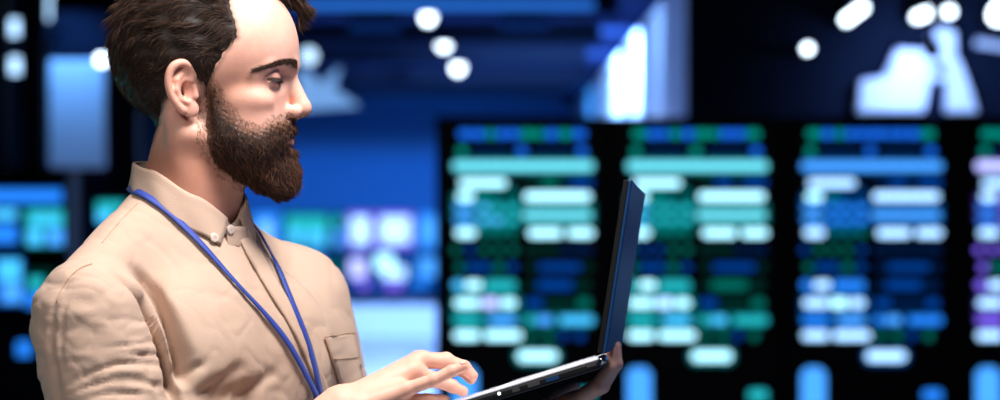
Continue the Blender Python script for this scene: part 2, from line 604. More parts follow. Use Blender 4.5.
def display(left, tone, label, seed):
    r = random.Random(seed)
    x0 = (left - 500) * DS
    w = 150 * DS
    o = empty('tall_display', (x0 + w / 2, DY + 0.1, 0), label, 'display', 'tall displays standing in a row')
    MB().box((x0 - 12 * DS, DY + 0.012, 0.04), (x0 + w + 12 * DS, DY + 0.17, ZT)).build('cabinet', black_mat, o, bevel=0.006)
    MB().box((x0 - 6 * DS, DY - 0.06, 0.0), (x0 + w + 6 * DS, DY + 0.24, 0.04)).build('foot_plate', black_mat, o, bevel=0.004)
    s = MB().box((x0 - 4 * DS, DY, 0.12), (x0 + w + 4 * DS, DY + 0.012, ZT - 4 * DS)).build('screen', glass_mat, o)
    f = MB()
    zb, zt = 0.12, ZT - 4 * DS
    for a, b in (((x0 - 12 * DS, zb - 0.03), (x0 - 4 * DS, zt + 4 * DS)), ((x0 + w + 4 * DS, zb - 0.03), (x0 + w + 12 * DS, zt + 4 * DS))):
        f.box((a[0], DY - 0.012, a[1]), (b[0], DY + 0.012, b[1]))
    f.box((x0 - 4 * DS, DY - 0.012, zt), (x0 + w + 4 * DS, DY + 0.012, zt + 4 * DS))
    f.box((x0 - 4 * DS, DY - 0.012, zb - 0.03), (x0 + w + 4 * DS, DY + 0.012, zb))
    f.build('frame', black_mat, o)
    tones = TONES[tone]
    for u0, u1, y, h_, t in ROWS:
        m = tones[t]
        if tone == 'green' and t == 'T' and r.random() < 0.25:
            m = 'cyan'
        if t in 'GB' and r.random() < 0.2:
            m = {'head_green': 'head_blue', 'head_blue': 'head_green'}[m]
        if t in 'gb' and r.random() < 0.2:
            m = {'dim_green': 'dim_blue', 'dim_blue': 'dim_green'}.get(m, m)
        if tone == 'blue' and t == 'W' and y in (196.5, 320) and r.random() < 0.5:
            m = 'white'
        z = CAM.z + (200 - y) * DS
        ch = min(h_, u1 - u0) * 0.22 * DS
        a, b, hz = x0 + (3.5 + u0 * 0.955 + 0.5) * DS, x0 + (3.5 + u1 * 0.955 - 0.5) * DS, h_ * 0.5 * DS * (0.68 if t == 'W' else 0.80)
        poly = [(a + ch, DY, z - hz), (b - ch, DY, z - hz), (b, DY, z - hz + ch), (b, DY, z + hz - ch), (b - ch, DY, z + hz), (a + ch, DY, z + hz), (a, DY, z + hz - ch), (a, DY, z - hz + ch)]
        MB().prism(poly, (0, -0.002 if t == 'h' else -0.005, 0)).build('halo_ground' if t == 'h' else 'data_bar', PAL[m], s)
    return o
display(448, 'green', 'tall black display with green and white data bars, left of the laptop lid', 1)
display(622.2, 'teal', 'tall black display with teal data bars, just right of the laptop lid', 2)
display(796.6, 'blue', 'tall black display with mostly blue data bars, third along the row', 3)
display(971, 'violet', 'tall black display with violet data bars, cut by the right edge of the frame', 4)

# ------------------------------------------------------------------ monitors at the far end of the hall
desk_mat = mat('dark_desk', (0.02, 0.028, 0.05), rough=0.5, var=0.1)
MD = 25.0
pale_desk = mat('pale_desk', (0.70, 0.76, 0.84), rough=0.5, var=0.04)
def desk(x0, x1, y, z, label, depth=0.8):
    o = empty('console_desk', ((x0 + x1) / 2, y, 0), label, 'desk')
    MB().box((x0, y - depth / 2, z - 0.05), (x1, y + depth / 2, z)).build('desktop', desk_mat, o, bevel=0.004)
    MB().box((x0 + 0.02, y - depth / 2 + 0.01, 0), (x1 - 0.02, y - depth / 2 + 0.05, z - 0.05)).build('front_panel', pale_desk, o)
    for x in (x0 + 0.03, x1 - 0.09):
        MB().box((x, y - depth / 2 + 0.05, 0), (x + 0.06, y + depth / 2 - 0.06, z - 0.05)).build('side_panel', desk_mat, o)
    return o

def monitor(px0, py0, px1, py1, d, cells, label, group, base_z, cat='monitor', glow='faint_blue'):
    """cells: (u0, v0, u1, v1, tone) in fractions of the screen"""
    s = d / FPX
    y = YD(d)
    a = P(px0, py1, y)
    b = P(px1, py0, y)
    cx = (a.x + b.x) / 2
    o = empty('monitor', (cx, y, base_z), label, cat, group)
    MB().box((a.x, y, a.z), (b.x, y + 0.05, b.z)).build('housing', black_mat, o, bevel=0.004)
    e = 1.2 * s
    sc = MB().box((a.x + e, y - 0.004, a.z + e), (b.x - e, y, b.z - e)).build('screen', PAL[glow], o)
    W_, H_ = b.x - a.x - 2 * e, b.z - a.z - 2 * e
    for u0, v0, u1, v1, t in cells:
        MB().box((a.x + e + u0 * W_, y - 0.008, b.z - e - v1 * H_), (a.x + e + u1 * W_, y - 0.004, b.z - e - v0 * H_)).build('picture_block', PAL[t], sc)
    if a.z > base_z + 0.02:
        MB().box((cx - 0.03, y + 0.05, base_z), (cx + 0.03, y + 0.08, a.z + 0.15)).build('stand', black_mat, o)
    MB().box((cx - 0.11, y - 0.05, base_z), (cx + 0.11, y + 0.13, base_z + 0.012)).build('foot', black_mat, o)
    return o
ms = MD / FPX
ztop = CAM.z + (200 - 297) * ms
desk((228 - 500) * ms, (444 - 500) * ms, YD(MD) - 0.2, ztop, 'long console desk with pale front panel under the far monitors beside the man\'s shoulder', 1.5)
G1 = 'monitors on the far console desk'
up = [(252, 281, [(0.1, 0.15, 0.75, 0.9, 'sky'), (0.3, 0.3, 0.7, 0.75, 'bluewhite')], 'sky blue screen of the upper far monitor nearest the man\'s collar', 'blue'),
      (283, 331, [(0.05, 0.1, 0.95, 0.5, 'teal'), (0.1, 0.45, 0.4, 0.9, 'cyan'), (0.5, 0.5, 0.9, 0.95, 'cyan')], 'green and cyan far monitor above the man\'s shoulder', 'dim_green'),
      (332, 346, [(0.1, 0.1, 0.9, 0.4, 'teal'), (0.1, 0.5, 0.9, 0.95, 'sky')], 'narrow teal and blue far monitor beside the green one', 'faint_blue'),
      (347, 374, [(0.15, 0.12, 0.85, 0.88, 'bluewhite')], 'small white upper far monitor with violet edge', 'violet'),
      (376, 414, [(0.1, 0.12, 0.9, 0.85, 'bluewhite')], 'brightest, widest white upper far monitor with violet edge', 'violet'),
      (416, 441, [(0.15, 0.15, 0.85, 0.85, 'sky')], 'blue upper far monitor next to the first tall display', 'blue')]
for a, b, cells, lab, glow in up:
    monitor(a, 212, b, 249, MD, cells, lab, G1, ztop, glow=glow)
lo = [(326, 345, [(0.2, 0.2, 0.8, 0.5, 'dim_green'), (0.2, 0.6, 0.8, 0.9, 'dim_blue')], 'dim blue and green lower far monitor close to the man\'s sleeve', 'faint_blue'),
      (347, 371, [(0.1, 0.15, 0.8, 0.65, 'lilac'), (0.5, 0.7, 0.95, 0.95, 'violet')], 'lilac lower far monitor with violet corner', 'dim_blue'),
      (373, 410, [(0.05, 0.03, 0.55, 0.45, 'white'), (0.25, 0.35, 0.9, 0.68, 'bluewhite'), (0.35, 0.72, 0.8, 0.98, 'violet')], 'lower far monitor with a white diagonal picture and violet base', 'dim_blue'),
      (412, 441, [(0.2, 0.12, 0.85, 0.62, 'sky'), (0.1, 0.65, 0.5, 0.9, 'blue')], 'blue lower far monitor next to the first tall display', 'dim_blue')]
for a, b, cells, lab, glow in lo:
    monitor(a, 252, b, 292, MD - 0.55, cells, lab, G1, ztop, glow=glow)

# ------------------------------------------------------------------ rack with screens on the left
LD = 11.0
ls = LD / FPX
def lx(px):
    return (px - 500) * ls
def lz(py):
    return CAM.z + (200 - py) * ls
ly = YD(LD)
rack = empty('equipment_rack', (lx(20), ly + 0.4, 0), 'dark equipment rack with small screens at the left edge behind the man', 'rack')
MB().box((lx(-60), ly + 0.1, 0.0), (lx(68), ly + 0.32, lz(168))).build('cabinet', black_mat, rack, bevel=0.01)
for y in (181, 250, 312):
    MB().box((lx(-60), ly - 0.02, lz(y + 3)), (lx(68), ly + 0.1, lz(y - 1))).build('shelf', black_mat, rack)
for px in (-58, 64):
    MB().box((lx(px), ly - 0.02, 0), (lx(px + 5), ly + 0.1, lz(168))).build('post', black_mat, rack)
pl_ = MB().box((lx(14), ly + 0.07, lz(357)), (lx(27), ly + 0.1, lz(343))).build('status_light', PAL['blue'], rack)
def rack_screen(px0, py0, px1, py1, cells, label, glow):
    a, b = P(px0, py1, ly), P(px1, py0, ly)
    e = 1.2 * ls
    h_ = MB().box((a.x, ly, a.z), (b.x, ly + 0.1, b.z)).build('rack_screen', black_mat, rack, bevel=0.004)
    h_['label'] = label
    W_, H_ = b.x - a.x - 2 * e, b.z - a.z - 2 * e
    MB().box((a.x + e, ly - 0.003, a.z + e), (b.x - e, ly, b.z - e)).build('glass', PAL[glow], h_)
    for u0, v0, u1, v1, t in cells:
        MB().box((a.x + e + u0 * W_, ly - 0.007, b.z - e - v1 * H_), (a.x + e + u1 * W_, ly - 0.003, b.z - e - v0 * H_)).build('picture_block', PAL[t], h_)
rack_screen(-20, 187, 65, 205, [(0.1, 0.12, 0.97, 0.88, 'blue')], 'wide blue strip screen at the top of the left rack', 'dim_blue')
rack_screen(-20, 206, 22, 248, [(0.3, 0.05, 0.9, 0.3, 'cyan'), (0.3, 0.45, 0.9, 0.9, 'blue')], 'blue and cyan screen at the frame edge, left of the green one', 'faint_blue')
rack_screen(24, 206, 67, 248, [(0.06, 0.08, 0.94, 0.5, 'teal'), (0.15, 0.2, 0.85, 0.42, 'cyan'), (0.06, 0.55, 0.42, 0.95, 'cyan'), (0.55, 0.55, 0.94, 0.95, 'sky')], 'bright green and cyan screen above the man\'s sleeve in the left rack', 'dim_green')
rack_screen(-20, 256, 24, 306, [(0.4, 0.05, 0.95, 0.5, 'cyan'), (0.5, 0.55, 0.98, 0.95, 'sky')], 'cyan and blue screen on the lower shelf of the left rack', 'dim_blue')
rack_screen(25, 268, 56, 310, [(0.1, 0.2, 0.6, 0.5, 'teal'), (0.0, 0.6, 0.7, 0.95, 'blue')], 'dim green screen half hidden behind the man\'s sleeve', 'faint_green')
monitor(96, 198, 128, 225, 11.0, [(0.0, 0.1, 0.9, 0.5, 'teal'), (0.0, 0.5, 0.5, 0.95, 'cyan')], 'small teal screen just above the man\'s shoulder on a floor stand behind his collar', None, 0.0, glow='faint_green')

# posts, tubes and the added blue panel at the upper left
LP = 15.0
def fx(px, d):
    return (px - 500) * d / FPX
def fz(py, d):
    return CAM.z + (200 - py) * d / FPX
for px0, px1, d, lab in ((22, 43, 11.9, 'black steel post between the two light tubes at upper left'), (-14, 5, 11.9, 'black steel post at the very left edge of the frame'), (110, 138, 12.3, 'black post hidden behind the back of the man\'s head')):
    o = MB().box((fx(px0, d), YD(d), 0), (fx(px1, d), YD(d) + 0.12, CEIL)).build('steel_post', black_mat, bevel=0.006)
    tag(o, lab, 'post', 'black steel posts at the left')
tube_mat = emat('light_tube', (0.42, 0.68, 1.0), 2.4)
tube_dim = emat('light_tube_dim', (0.08, 0.3, 0.9), 0.5)
def light_tube(px, y0, y1, w, d, label, m=tube_mat):
    z0, z1 = fz(y1, d), fz(y0, d)
    o = empty('light_tube', (fx(px, d), YD(d), z0), label, 'light', 'upright light tubes at the left')
    MB().tube([(fx(px, d), YD(d), z0 + 0.01), (fx(px, d), YD(d), z1 - 0.01)], w * d / FPX / 2, 14).build('tube', m, o, smooth=True)
    for z in (z0, z1 - 0.02):
        MB().disc((fx(px, d), YD(d), z), (0, 0, 1), w * d / FPX / 2 * 1.1, 0.02, 14).build('end_cap', black_mat, o)
        MB().box((fx(px, d) - 0.01, YD(d), z), (fx(px, d) + 0.01, YD(12.7), z + 0.02)).build('bracket', black_mat, o)
light_tube(14, 16, 40, 10, 12.3, 'upper white light tube nearest the left edge of the frame')
light_tube(15, 54, 78, 10, 12.3, 'lower white light tube nearest the left edge of the frame')
light_tube(46, -30, 24, 9, 12.3, 'long white light tube left of the back of the man\'s head')
pd = 12.6
o = MB().box((fx(49, pd), YD(pd), fz(168, pd)), (fx(104, pd), YD(pd) + 0.06, fz(60, pd))).build('glow_panel', white_wall, bevel=0.01)  # panel added to carry a soft blue glow
tag(o, 'pale wall panel washed with blue light behind the man\'s head', 'panel')
for px0, px1 in ((-20, 160),):
    o = struct('wall_side_screen', (fx(-320, 12.7), YD(12.7), 0), (fx(142, 12.7), YD(12.7) + 0.1, CEIL), dark_mat)
    o.name = 'wall_rear_left'
washer(58, -12, 12.2, 0.03, 'small added spotlight, out of view, above the pale blue panel at left', WG, P(60, 60, YD(pd)), 34, 100, (0.12, 0.4, 1.0))  # lamp added above the view to light the panel
pl0 = P(102, 60, YD(12.2))
o = empty('bulkhead_lamp', pl0, 'small round white lamp touching the back of the man\'s hair', 'wall light', 'white lamps on the dark posts and partition')
MB().disc(pl0, (0, -1, 0), 0.030, 0.02, 20, dome=0.02).build('diffuser', lamp_white, o)
MB().disc(pl0 + Vector((0, 0.04, 0)), (0, -1, 0), 0.036, 0.04, 20).build('housing', black_mat, o)
MB().box((pl0.x, pl0.y + 0.01, pl0.z - 0.015), (fx(116, 12.3), pl0.y + 0.13, pl0.z + 0.015)).build('bracket', black_mat, o)

# ------------------------------------------------------------------ lamps and made-up pale shape above the displays on the right
RD = 11.2
ry = YD(RD)
def capsule_lamp(pa, pb, r, label, m=lamp_white):
    a, b = P(*pa, ry), P(*pb, ry)
    o = empty('bulkhead_lamp', (a + b) / 2, label, 'wall light', 'white lamps on the dark posts and partition')
    n = 10
    dirv = (b - a)
    L_ = dirv.length
    ux = dirv.normalized() if L_ > 1e-4 else Vector((1, 0, 0))
    uz = ux.cross(Vector((0, 1, 0)))
    poly = []
    for k in range(n + 1):
        t = -math.pi / 2 + math.pi * k / n
        poly.append(b + (ux * math.cos(t) + uz * math.sin(t)) * r)
    for k in range(n + 1):
        t = math.pi / 2 + math.pi * k / n
        poly.append(a + (ux * math.cos(t) + uz * math.sin(t)) * r)
    cc = (a + b) / 2
    MB().prism([cc + (q - cc) * 1.06 for q in poly], (0, YD(11.45) - ry, 0)).build('housing', black_mat, o)
    MB().prism(poly, (0, -0.03, 0)).build('diffuser', m, o)
    return o
capsule_lamp((846, 20), (862, 8), 4.5 * RD / FPX, 'slanted oval white lamp on the dark partition')
capsule_lamp((807, 49), (807.5, 49), 4 * RD / FPX, 'small round white lamp alone on the dark partition')
capsule_lamp((917, 17), (928, 13), 4.5 * RD / FPX, 'left of two small lamps over the pale bright shape')
capsule_lamp((948, 12), (949, 12), 4.5 * RD / FPX, 'right of two small lamps over the pale bright shape')
capsule_lamp((998, 15), (1006, 4), 9 * RD / FPX, 'large white lamp cut by the right edge of the frame')

def pale_shape(name, polys, label, depth, cat):
    o = empty(name, P(930, 110, YD(11.45)), label, cat)
    for nm, poly in polys:
        MB().prism([P(x, y, YD(11.45) - depth) for x, y in poly], (0, depth, 0)).build(nm, white_wall, o, bevel=0.006)
    return o
pale_shape('bright_patch', [('post', [(910, 112), (924, 112), (936, 60), (930, 44), (918, 70)]),  # form made up to catch light as a soft bright patch
                          ('post', [(948, 112), (978, 112), (972, 92), (960, 60), (948, 52)]),
                          ('head', [(930, 52), (932, 30), (944, 26), (956, 32), (956, 58), (942, 64)]),
                          ('crossbar', [(924, 80), (952, 80), (952, 74), (924, 74)]),
                          ('cover', [(858, 112), (912, 112), (926, 50), (898, 48), (886, 76), (862, 80)])], 'pale A-shaped form standing in for a soft bright patch, under the two small lamps', 0.10, 'bracket')
o = MB().prism([P(x, y, YD(11.45) - 0.05) for x, y in ((976, 46), (1040, 56), (1040, 48), (978, 38))], (0, 0.05, 0)).build('pale_rail', white_wall, bevel=0.004)
tag(o, 'thin pale rail under the large lamp at the right edge', 'rail')
washer(932, 54, 10.85, 0.035, 'hooded spotlight added to light the pale A-shaped form', WG, P(925, 96, YD(11.45)), 34, 150, (0.30, 0.48, 1.0))  # lamp added to brighten the pale form
# ================================================================== the man
rng = np.random.default_rng(7)
HO = np.array([(190 - 500) * 2.4 / FPX, 0.0, 1.52 + (200 - 90) * 2.4 / FPX], np.float32)   # ear canal

def hw(p):
    """head millimetres -> world metres"""
    return (np.asarray(p, np.float32) * 0.001 + HO)

def cranium_sdf(p):
    q = p.copy()
    q[:, 1] = np.abs(q[:, 1])
    d = ell(q, (14, 0, 38), (98, 76, 80))
    d = smin(d, ell(q, (62, 0, 45), (58.5, 65, 72)), 14)
    d = smin(d, rc(q, (110, 9, 27), (90, 44, 23), 9.5, 8), 9)
    d = smin(d, rc(q, (90, 44, 23), (76, 52, 15), 7.5, 6), 9)
    d = smin(d, ell(q, (58, 0, -25), (52, 57, 70)), 16)
    d = smin(d, ell(q, (70, 47, -15), (26, 15, 13)), 14)
    d = smin(d, ell(q, (64, 36, -45), (36, 24, 36)), 12)
    d = smin(d, ell(q, (82, 0, -50), (32, 33, 26)), 10)
    d = smin(d, ell(q, (88, 0, -88), (21, 25, 19)), 10)
    d = smin(d, rc(q, (12, 55, -52), (80, 16, -92), 13, 15), 12)
    d = smin(d, ell(q, (48, 0, -78), (50, 44, 24)), 12)
    # neck
    s = q * np.array([1, 0.97, 1], np.float32)
    d = smin(d, rc(s, (18, 0, -45), (-24, 0, -222), 54, 57), 12)
    return d

def ear_sdf(p):
    q = p.copy()
    q[:, 1] = np.abs(q[:, 1])
    c, s = math.cos(math.radians(24)), math.sin(math.radians(24))
    X = q[:, 0] - 1.5
    W = q[:, 1] - 71
    e = np.stack([c * X - s * W, q[:, 2] + 3, s * X + c * W], 1)
    d = ell(e, (-1, 3, 1), (15, 26, 3.6))
    d = smin(d, ell(e, (9, -21, 2), (9.5, 9.5, 4)), 4)
    rim = [(5, 4, 2, 2.6), (11, 12, 3, 2.9), (11, 22.5, 4.5, 3.4), (0, 29.5, 6, 4.0), (-12.5, 25, 6.5, 4.1), (-17.5, 11, 5.5, 3.7),
           (-15, -4, 5, 3.4), (-8.5, -15, 4.5, 3.4), (0, -23, 3.5, 4)]
    for _ in range(2):
        rim = [rim[0]] + [tuple(x * u + y * (1 - u) for x, y in zip(a, b)) for a, b in zip(rim[:-1], rim[1:]) for u in (0.75, 0.25)] + [rim[-1]]
    for a, b in zip(rim[:-1], rim[1:]):
        d = smin(d, rc(e, a[:3], b[:3], a[3], b[3]), 2.0)
    anti = [(1, 19, 2.5, 2.4), (-7, 10, 4, 3), (-8, -1, 4.5, 3.2), (-3, -11, 4, 3), (5, -14, 4, 3.4)]
    for a, b in zip(anti[:-1], anti[1:]):
        d = smin(d, rc(e, a[:3], b[:3], a[3], b[3]), 2.5)
    d = smin(d, rc(e, (13, 2, 1), (14, -7, 1.5), 4, 4.5), 3)
    d = smax(d, -ell(e, (4.5, -1, 4.5), (7, 9.5, 8)), 2.5)
    d = smin(d, ell(e, (11, -2, -7), (8, 20, 8)), 4)
    return d

def headbase_sdf(p):
    q = p.copy()
    q[:, 1] = np.abs(q[:, 1])
    d = cranium_sdf(p)
    # eye socket, nose, lips, eyelids
    d = smax(d, -ell(q, (112, 37, 11), (24, 18, 11)), 12)
    n = rc(q, (109, 0, 20), (123.5, 0, -16), 6.5, 9.5)
    n = smin(n, ell(q, (125, 0, -20.5), (10.2, 9.5, 9)), 4)
    n = smin(n, ell(q, (114.5, 12, -24.5), (10.5, 6.5, 7.5)), 4)
    n = smin(n, rc(q, (122, 0, -26), (113, 0, -31), 5, 5), 4)
    d = smin(d, n, 7)
    d = smax(d, -ell(q, (119, 7.2, -32), (6.2, 3.2, 5.5)), 2)
    d = smin(d, rc(q, (111.5, 0, -48), (100, 21, -52.5), 4.2, 2.5), 4)
    d = smin(d, rc(q, (110.5, 0, -58.5), (99, 19, -53.5), 5.2, 2.5), 4)
    d = smax(d, -ell(q, (114, 0, -53.2), (11, 25, 0.9)), 1.5)
    e = ell(q, (89.5, 32, 11.0), (14.4, 15.6, 13.8))
    d = smin(d, e, 3.5)
    a = math.radians(8)
    w = q - np.array([98, 34, 8.2], np.float32)
    w = np.stack([w[:, 0], w[:, 1], w[:, 2] * math.cos(a) + w[:, 0] * math.sin(a)], 1)
    d = smax(d, -ell(w, (0, 0, 0), (16, 15.0, 2.3)), 1.0)
    # sternocleidomastoid and throat
    d = smin(d, rc(p, (-12, -58, -30), (28, -26, -200), 7, 9), 24)
    d = smin(d, rc(p, (-12, 58, -30), (38, 8, -200), 7, 9), 24)
    d = smin(d, rc(p, (46, 0, -118), (44, -6, -132), 8, 8), 12)
    return d

def head_sdf(p):
    return smin(headbase_sdf(p), ear_sdf(p), 3.0)

hv, hf = polygonise(head_sdf, (-100, -98, -218), (146, 98, 132), 1.7)

# --- hair and beard regions in the side view (head millimetres)
def mm(pts, table):
    out = []
    for x, y in pts:
        Y = float(np.interp(x, [a for a, _ in table], [b for _, b in table]))
        p = P(x, y, Y)
        out.append(((p.x - HO[0]) * 1000, (p.z - HO[2]) * 1000))
    return out
SIDE_Y = [(110, 0.0), (150, -0.06), (240, -0.06), (290, 0.0)]
CHEEK_Y = [(200, -0.055), (255, -0.046), (280, -0.024), (300, 0.0)]

HAIR_POLY = mm([(228, -60), (230, 2), (238, 22), (240, 38), (229, 52), (220, 66), (211, 84), (209, 96), (203, 98), (203, 84), (196, 80),
                (186, 78), (176, 86), (171, 98), (163, 106), (157, 118), (151, 132), (146, 145), (128, 150), (60, 120), (60, -60)], SIDE_Y)
TOP_POLY = mm([(60, -60), (60, -12), (228, -12), (262, -8), (284, 1), (300, -8), (310, -60)], [(0, 0.0), (1, 0.0)])
BEARD_POLY = mm([(208, 76), (214, 84), (219, 91), (228, 106), (240, 121), (253, 129), (264, 128), (272, 124), (281, 119), (290, 116.5), (299, 118),
                 (330, 122), (330, 225), (285, 222), (262, 200), (247, 191), (236, 183), (222, 172), (210, 158), (205, 142), (203, 118), (205, 90)], CHEEK_Y)

def hair_depth(p):
    """how far inside the hair region (mm)"""
    side = poly2d(p[:, 0], p[:, 2], HAIR_POLY)
    top = poly2d(p[:, 0], p[:, 2], TOP_POLY) - np.maximum(np.abs(p[:, 1] + 4) - 30, 0) * 0.9
    nz = 1.6 * np.sin(p[:, 2] * 0.55 + p[:, 1] * 0.3) + 1.3 * np.sin(p[:, 2] * 0.23 + p[:, 0] * 0.31 + 1.0)
    return np.maximum(side, top) + nz * 0.35

def hair_thick(p):
    dep = hair_depth(p)
    t = 3.0 + 9.0 * sm(40, 118, p[:, 2]) + 1.0 * sm(-20, -80, p[:, 0])
    t += 3.5 * sm(30, 60, p[:, 0]) * sm(85, 105, p[:, 2])
    wave = np.sin(p[:, 0] * 0.11 + p[:, 2] * 0.19 + 0.7) * np.sin(p[:, 2] * 0.13 - p[:, 0] * 0.07 + p[:, 1] * 0.09)
    earw = np.exp(-(((p[:, 0] - 4) / 20) ** 2 + ((p[:, 2] + 3) / 33) ** 2) ** 2)
    t = t * (1 - 0.85 * earw)
    return (t + 1.8 * wave * sm(20, 60, p[:, 2])) * sm(-1, 17, dep) - 1.4 * (1 - sm(-1, 4, dep))

def hair_sdf(p):
    d = cranium_sdf(p) - hair_thick(p)
    # quiff that falls forward on the far side of the forehead
    d = smin(d, rc(p, (70, 12, 118), (104, 18, 108), 17, 13), 8)
    d = smin(d, rc(p, (104, 18, 110), (124, 24, 92), 11, 7), 5)
    d = smin(d, rc(p, (124, 24, 92), (119, 27, 74), 6, 2.5), 4)
    return d

def beard_depth(p):
    nz = 1.6 * np.sin(p[:, 0] * 0.8 + p[:, 2] * 0.45) * np.sin(p[:, 2] * 0.7 - p[:, 0] * 0.3 + 1.0) + 1.0 * np.sin(p[:, 0] * 0.33 + 2.0)
    return poly2d(p[:, 0], p[:, 2], BEARD_POLY) + nz

def beard_thick(p):
    dep = beard_depth(p)
    base = 3.5 + 5 * sm(6, 26, dep)
    chin = 4.0 * sm(-58, -95, p[:, 2]) * sm(30, 95, p[:, 0]) + 4.5 * sm(-92, -112, p[:, 2]) * sm(50, 80, p[:, 0])
    lip = ell(np.stack([p[:, 0], np.abs(p[:, 1]), p[:, 2]], 1), (108, 0, -56.5), (40, 21, 7.0))
    t = (base + chin) * sm(0, 13, dep) - 1.2 * (1 - sm(0, 4, dep))
    mous = sm(-48, -42, p[:, 2]) * sm(70, 95, p[:, 0])
    t = t * (1 - mous) + np.minimum(t, 9.0) * mous
    return np.where(lip < 8, np.minimum(t, -1.5 + sm(-3, 8, lip) * (t + 1.5)), t)

def beard_sdf(p):
    return headbase_sdf(p) - beard_thick(p)

hairv, hairf = polygonise(hair_sdf, (-112, -98, -80), (142, 98, 150), 2.6, newton=1)
beardv, beardf = polygonise(beard_sdf, (0, -84, -140), (146, 84, 20), 2.2, newton=1)
# keep only the part of each volume that stands off the skin
def keep_outer(v, f, mask):
    fm = mask[f].all(1)
    f = f[fm]
    used = np.unique(f)
    re = np.full(len(v), -1)
    re[used] = np.arange(len(used))
    return v[used], re[f]
hairv, hairf = keep_outer(hairv, hairf, headbase_sdf(hairv) > -0.9)
hm = (hair_depth(hairv) > -3) | (cranium_sdf(hairv) > 3)
hairv, hairf = keep_outer(hairv, hairf, hm)
beardv, beardf = keep_outer(beardv, beardf, (headbase_sdf(beardv) > -0.9) & (beard_depth(beardv) > -1))

# --- skin tint
def skin_tint(v):
    base = np.tile(np.array([0.69, 0.375, 0.285], np.float32), (len(v), 1))
    q = v.copy()
    q[:, 1] = np.abs(q[:, 1])
    def mix(col, w):
        nonlocal base
        w = np.clip(w, 0, 1)[:, None]
        base = base * (1 - w) + np.array(col, np.float32) * w
    nosew = np.exp(-(((q - np.array([125, 6, -20])) / np.array([16, 14, 12])) ** 2).sum(1))
    mix((0.78, 0.40, 0.30), 0.7 * nosew)
    chk = np.exp(-(((q - np.array([85, 45, -18])) / np.array([22, 22, 16])) ** 2).sum(1))
    mix((0.63, 0.30, 0.22), 0.6 * chk)  # redder cheek, with its shading put into the colour too
    ear = np.exp(-(((q - np.array([0, 80, -3])) / np.array([24, 14, 34])) ** 2).sum(1))
    mix((0.66, 0.30, 0.215), 0.7 * ear)
    temple = np.exp(-(((q - np.array([55, 62, 5])) / np.array([30, 22, 34])) ** 2).sum(1))
    mix((0.60, 0.29, 0.20), 0.8 * temple)
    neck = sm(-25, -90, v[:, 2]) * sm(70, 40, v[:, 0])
    mix((0.50, 0.225, 0.15), 0.9 * neck)  # neck darkened in colour for the shade under the jaw
    lid = np.exp(-(((q - np.array([99, 34, 10])) / np.array([13, 16, 10])) ** 2).sum(1))
    mix((0.52, 0.26, 0.19), 0.75 * lid)  # eyelid skin darkened for the shade below the brow
    lips = np.exp(-(((q - np.array([110, 0, -54])) / np.array([14, 20, 7.0])) ** 2).sum(1) * 1.5)
    mix((0.55, 0.22, 0.19), 1.3 * lips)
    sc = sm(-4, 6, hair_depth(v)) * (q[:, 1] < 72) + 0
    earmask = ear_sdf(v) < 1.5
    sc = np.where(earmask, 0, sc)
    mix((0.045, 0.028, 0.02), sc)
    bd = sm(-2, 15, beard_depth(v)) * (1 - np.clip(1.4 * lips, 0, 1)) * (1 - earmask)
    bd = bd * (headbase_sdf(v) > -5)
    mix((0.14, 0.068, 0.042), 0.8 * bd)
    return base

head_tint = skin_tint(hv)

# ------------------------------------------------------------------ strands
def strands(roots, normals, flow, length, rad, nseg=6, curl=0.0, lift0=0.5, lift1=0.1, jitter=0.25, seed=1):
    """tapering three-sided hair strands, all joined; positions in mm"""
    r = np.random.default_rng(seed)
    n = len(roots)
    pos = roots.copy()
    dirj = r.normal(0, jitter, (n, 3)).astype(np.float32)
    ph = r.uniform(0, 6.28, (n, 1)).astype(np.float32)
    L = np.broadcast_to(length, (n,)).astype(np.float32)
    R = np.broadcast_to(rad, (n,)).astype(np.float32)
    rings = []
    prev = None
    for s in range(nseg + 1):
        t = s / nseg
        fl = flow(pos) + dirj
        nn = normals
        fl = fl - (fl * nn).sum(1, keepdims=True) * nn
        fl /= np.linalg.norm(fl, axis=1, keepdims=True) + 1e-6
        d = fl + nn * (lift0 * (1 - t) + lift1 * t)
        side = np.cross(nn, fl)
        d = d + side * np.sin(ph + t * 5.0) * curl
        d /= np.linalg.norm(d, axis=1, keepdims=True) + 1e-6
        u = np.cross(d, nn + 0.01)
        u /= np.linalg.norm(u, axis=1, keepdims=True) + 1e-6
        w = np.cross(d, u)
        rr = (R * (1 - 0.85 * t ** 1.6))[:, None]
        ring = np.stack([pos + (u * math.cos(a) + w * math.sin(a)) * rr for a in (0, 2.094, 4.189)], 1)
        rings.append(ring)
        pos = pos + d * (L / nseg)[:, None]
    V = np.stack(rings, 1)                       # n, nseg+1, 3, 3
    k = nseg + 1
    base = (np.arange(n) * k * 3)[:, None, None]
    s = np.arange(nseg)[None, :, None]
    j = np.arange(3)[None, None, :]
    a = base + s * 3 + j
    b = base + s * 3 + (j + 1) % 3
    F = np.stack([a, b, b + 3, a + 3], -1).reshape(-1, 4)
    return V.reshape(-1, 3), F, np.repeat(np.arange(n), k * 3)

def sample(v, f, n, weight=None, seed=2):
    r = np.random.default_rng(seed)
    a, b, c, d = (v[f[:, i]] for i in range(4))
    ar = np.linalg.norm(np.cross(c - a, d - b), axis=1)
    if weight is not None:
        ar = ar * weight((a + c) / 2)
    pick = r.choice(len(f), n, p=ar / ar.sum())
    s, t = r.uniform(0, 1, (2, n, 1)).astype(np.float32)
    p = (a[pick] * (1 - s) + b[pick] * s) * (1 - t) + (d[pick] * (1 - s) + c[pick] * s) * t
    nv = vnormals(v, f)
    nn = nv[f[pick]].mean(1)
    return p.astype(np.float32), (nn / (np.linalg.norm(nn, axis=1, keepdims=True) + 1e-9)).astype(np.float32)

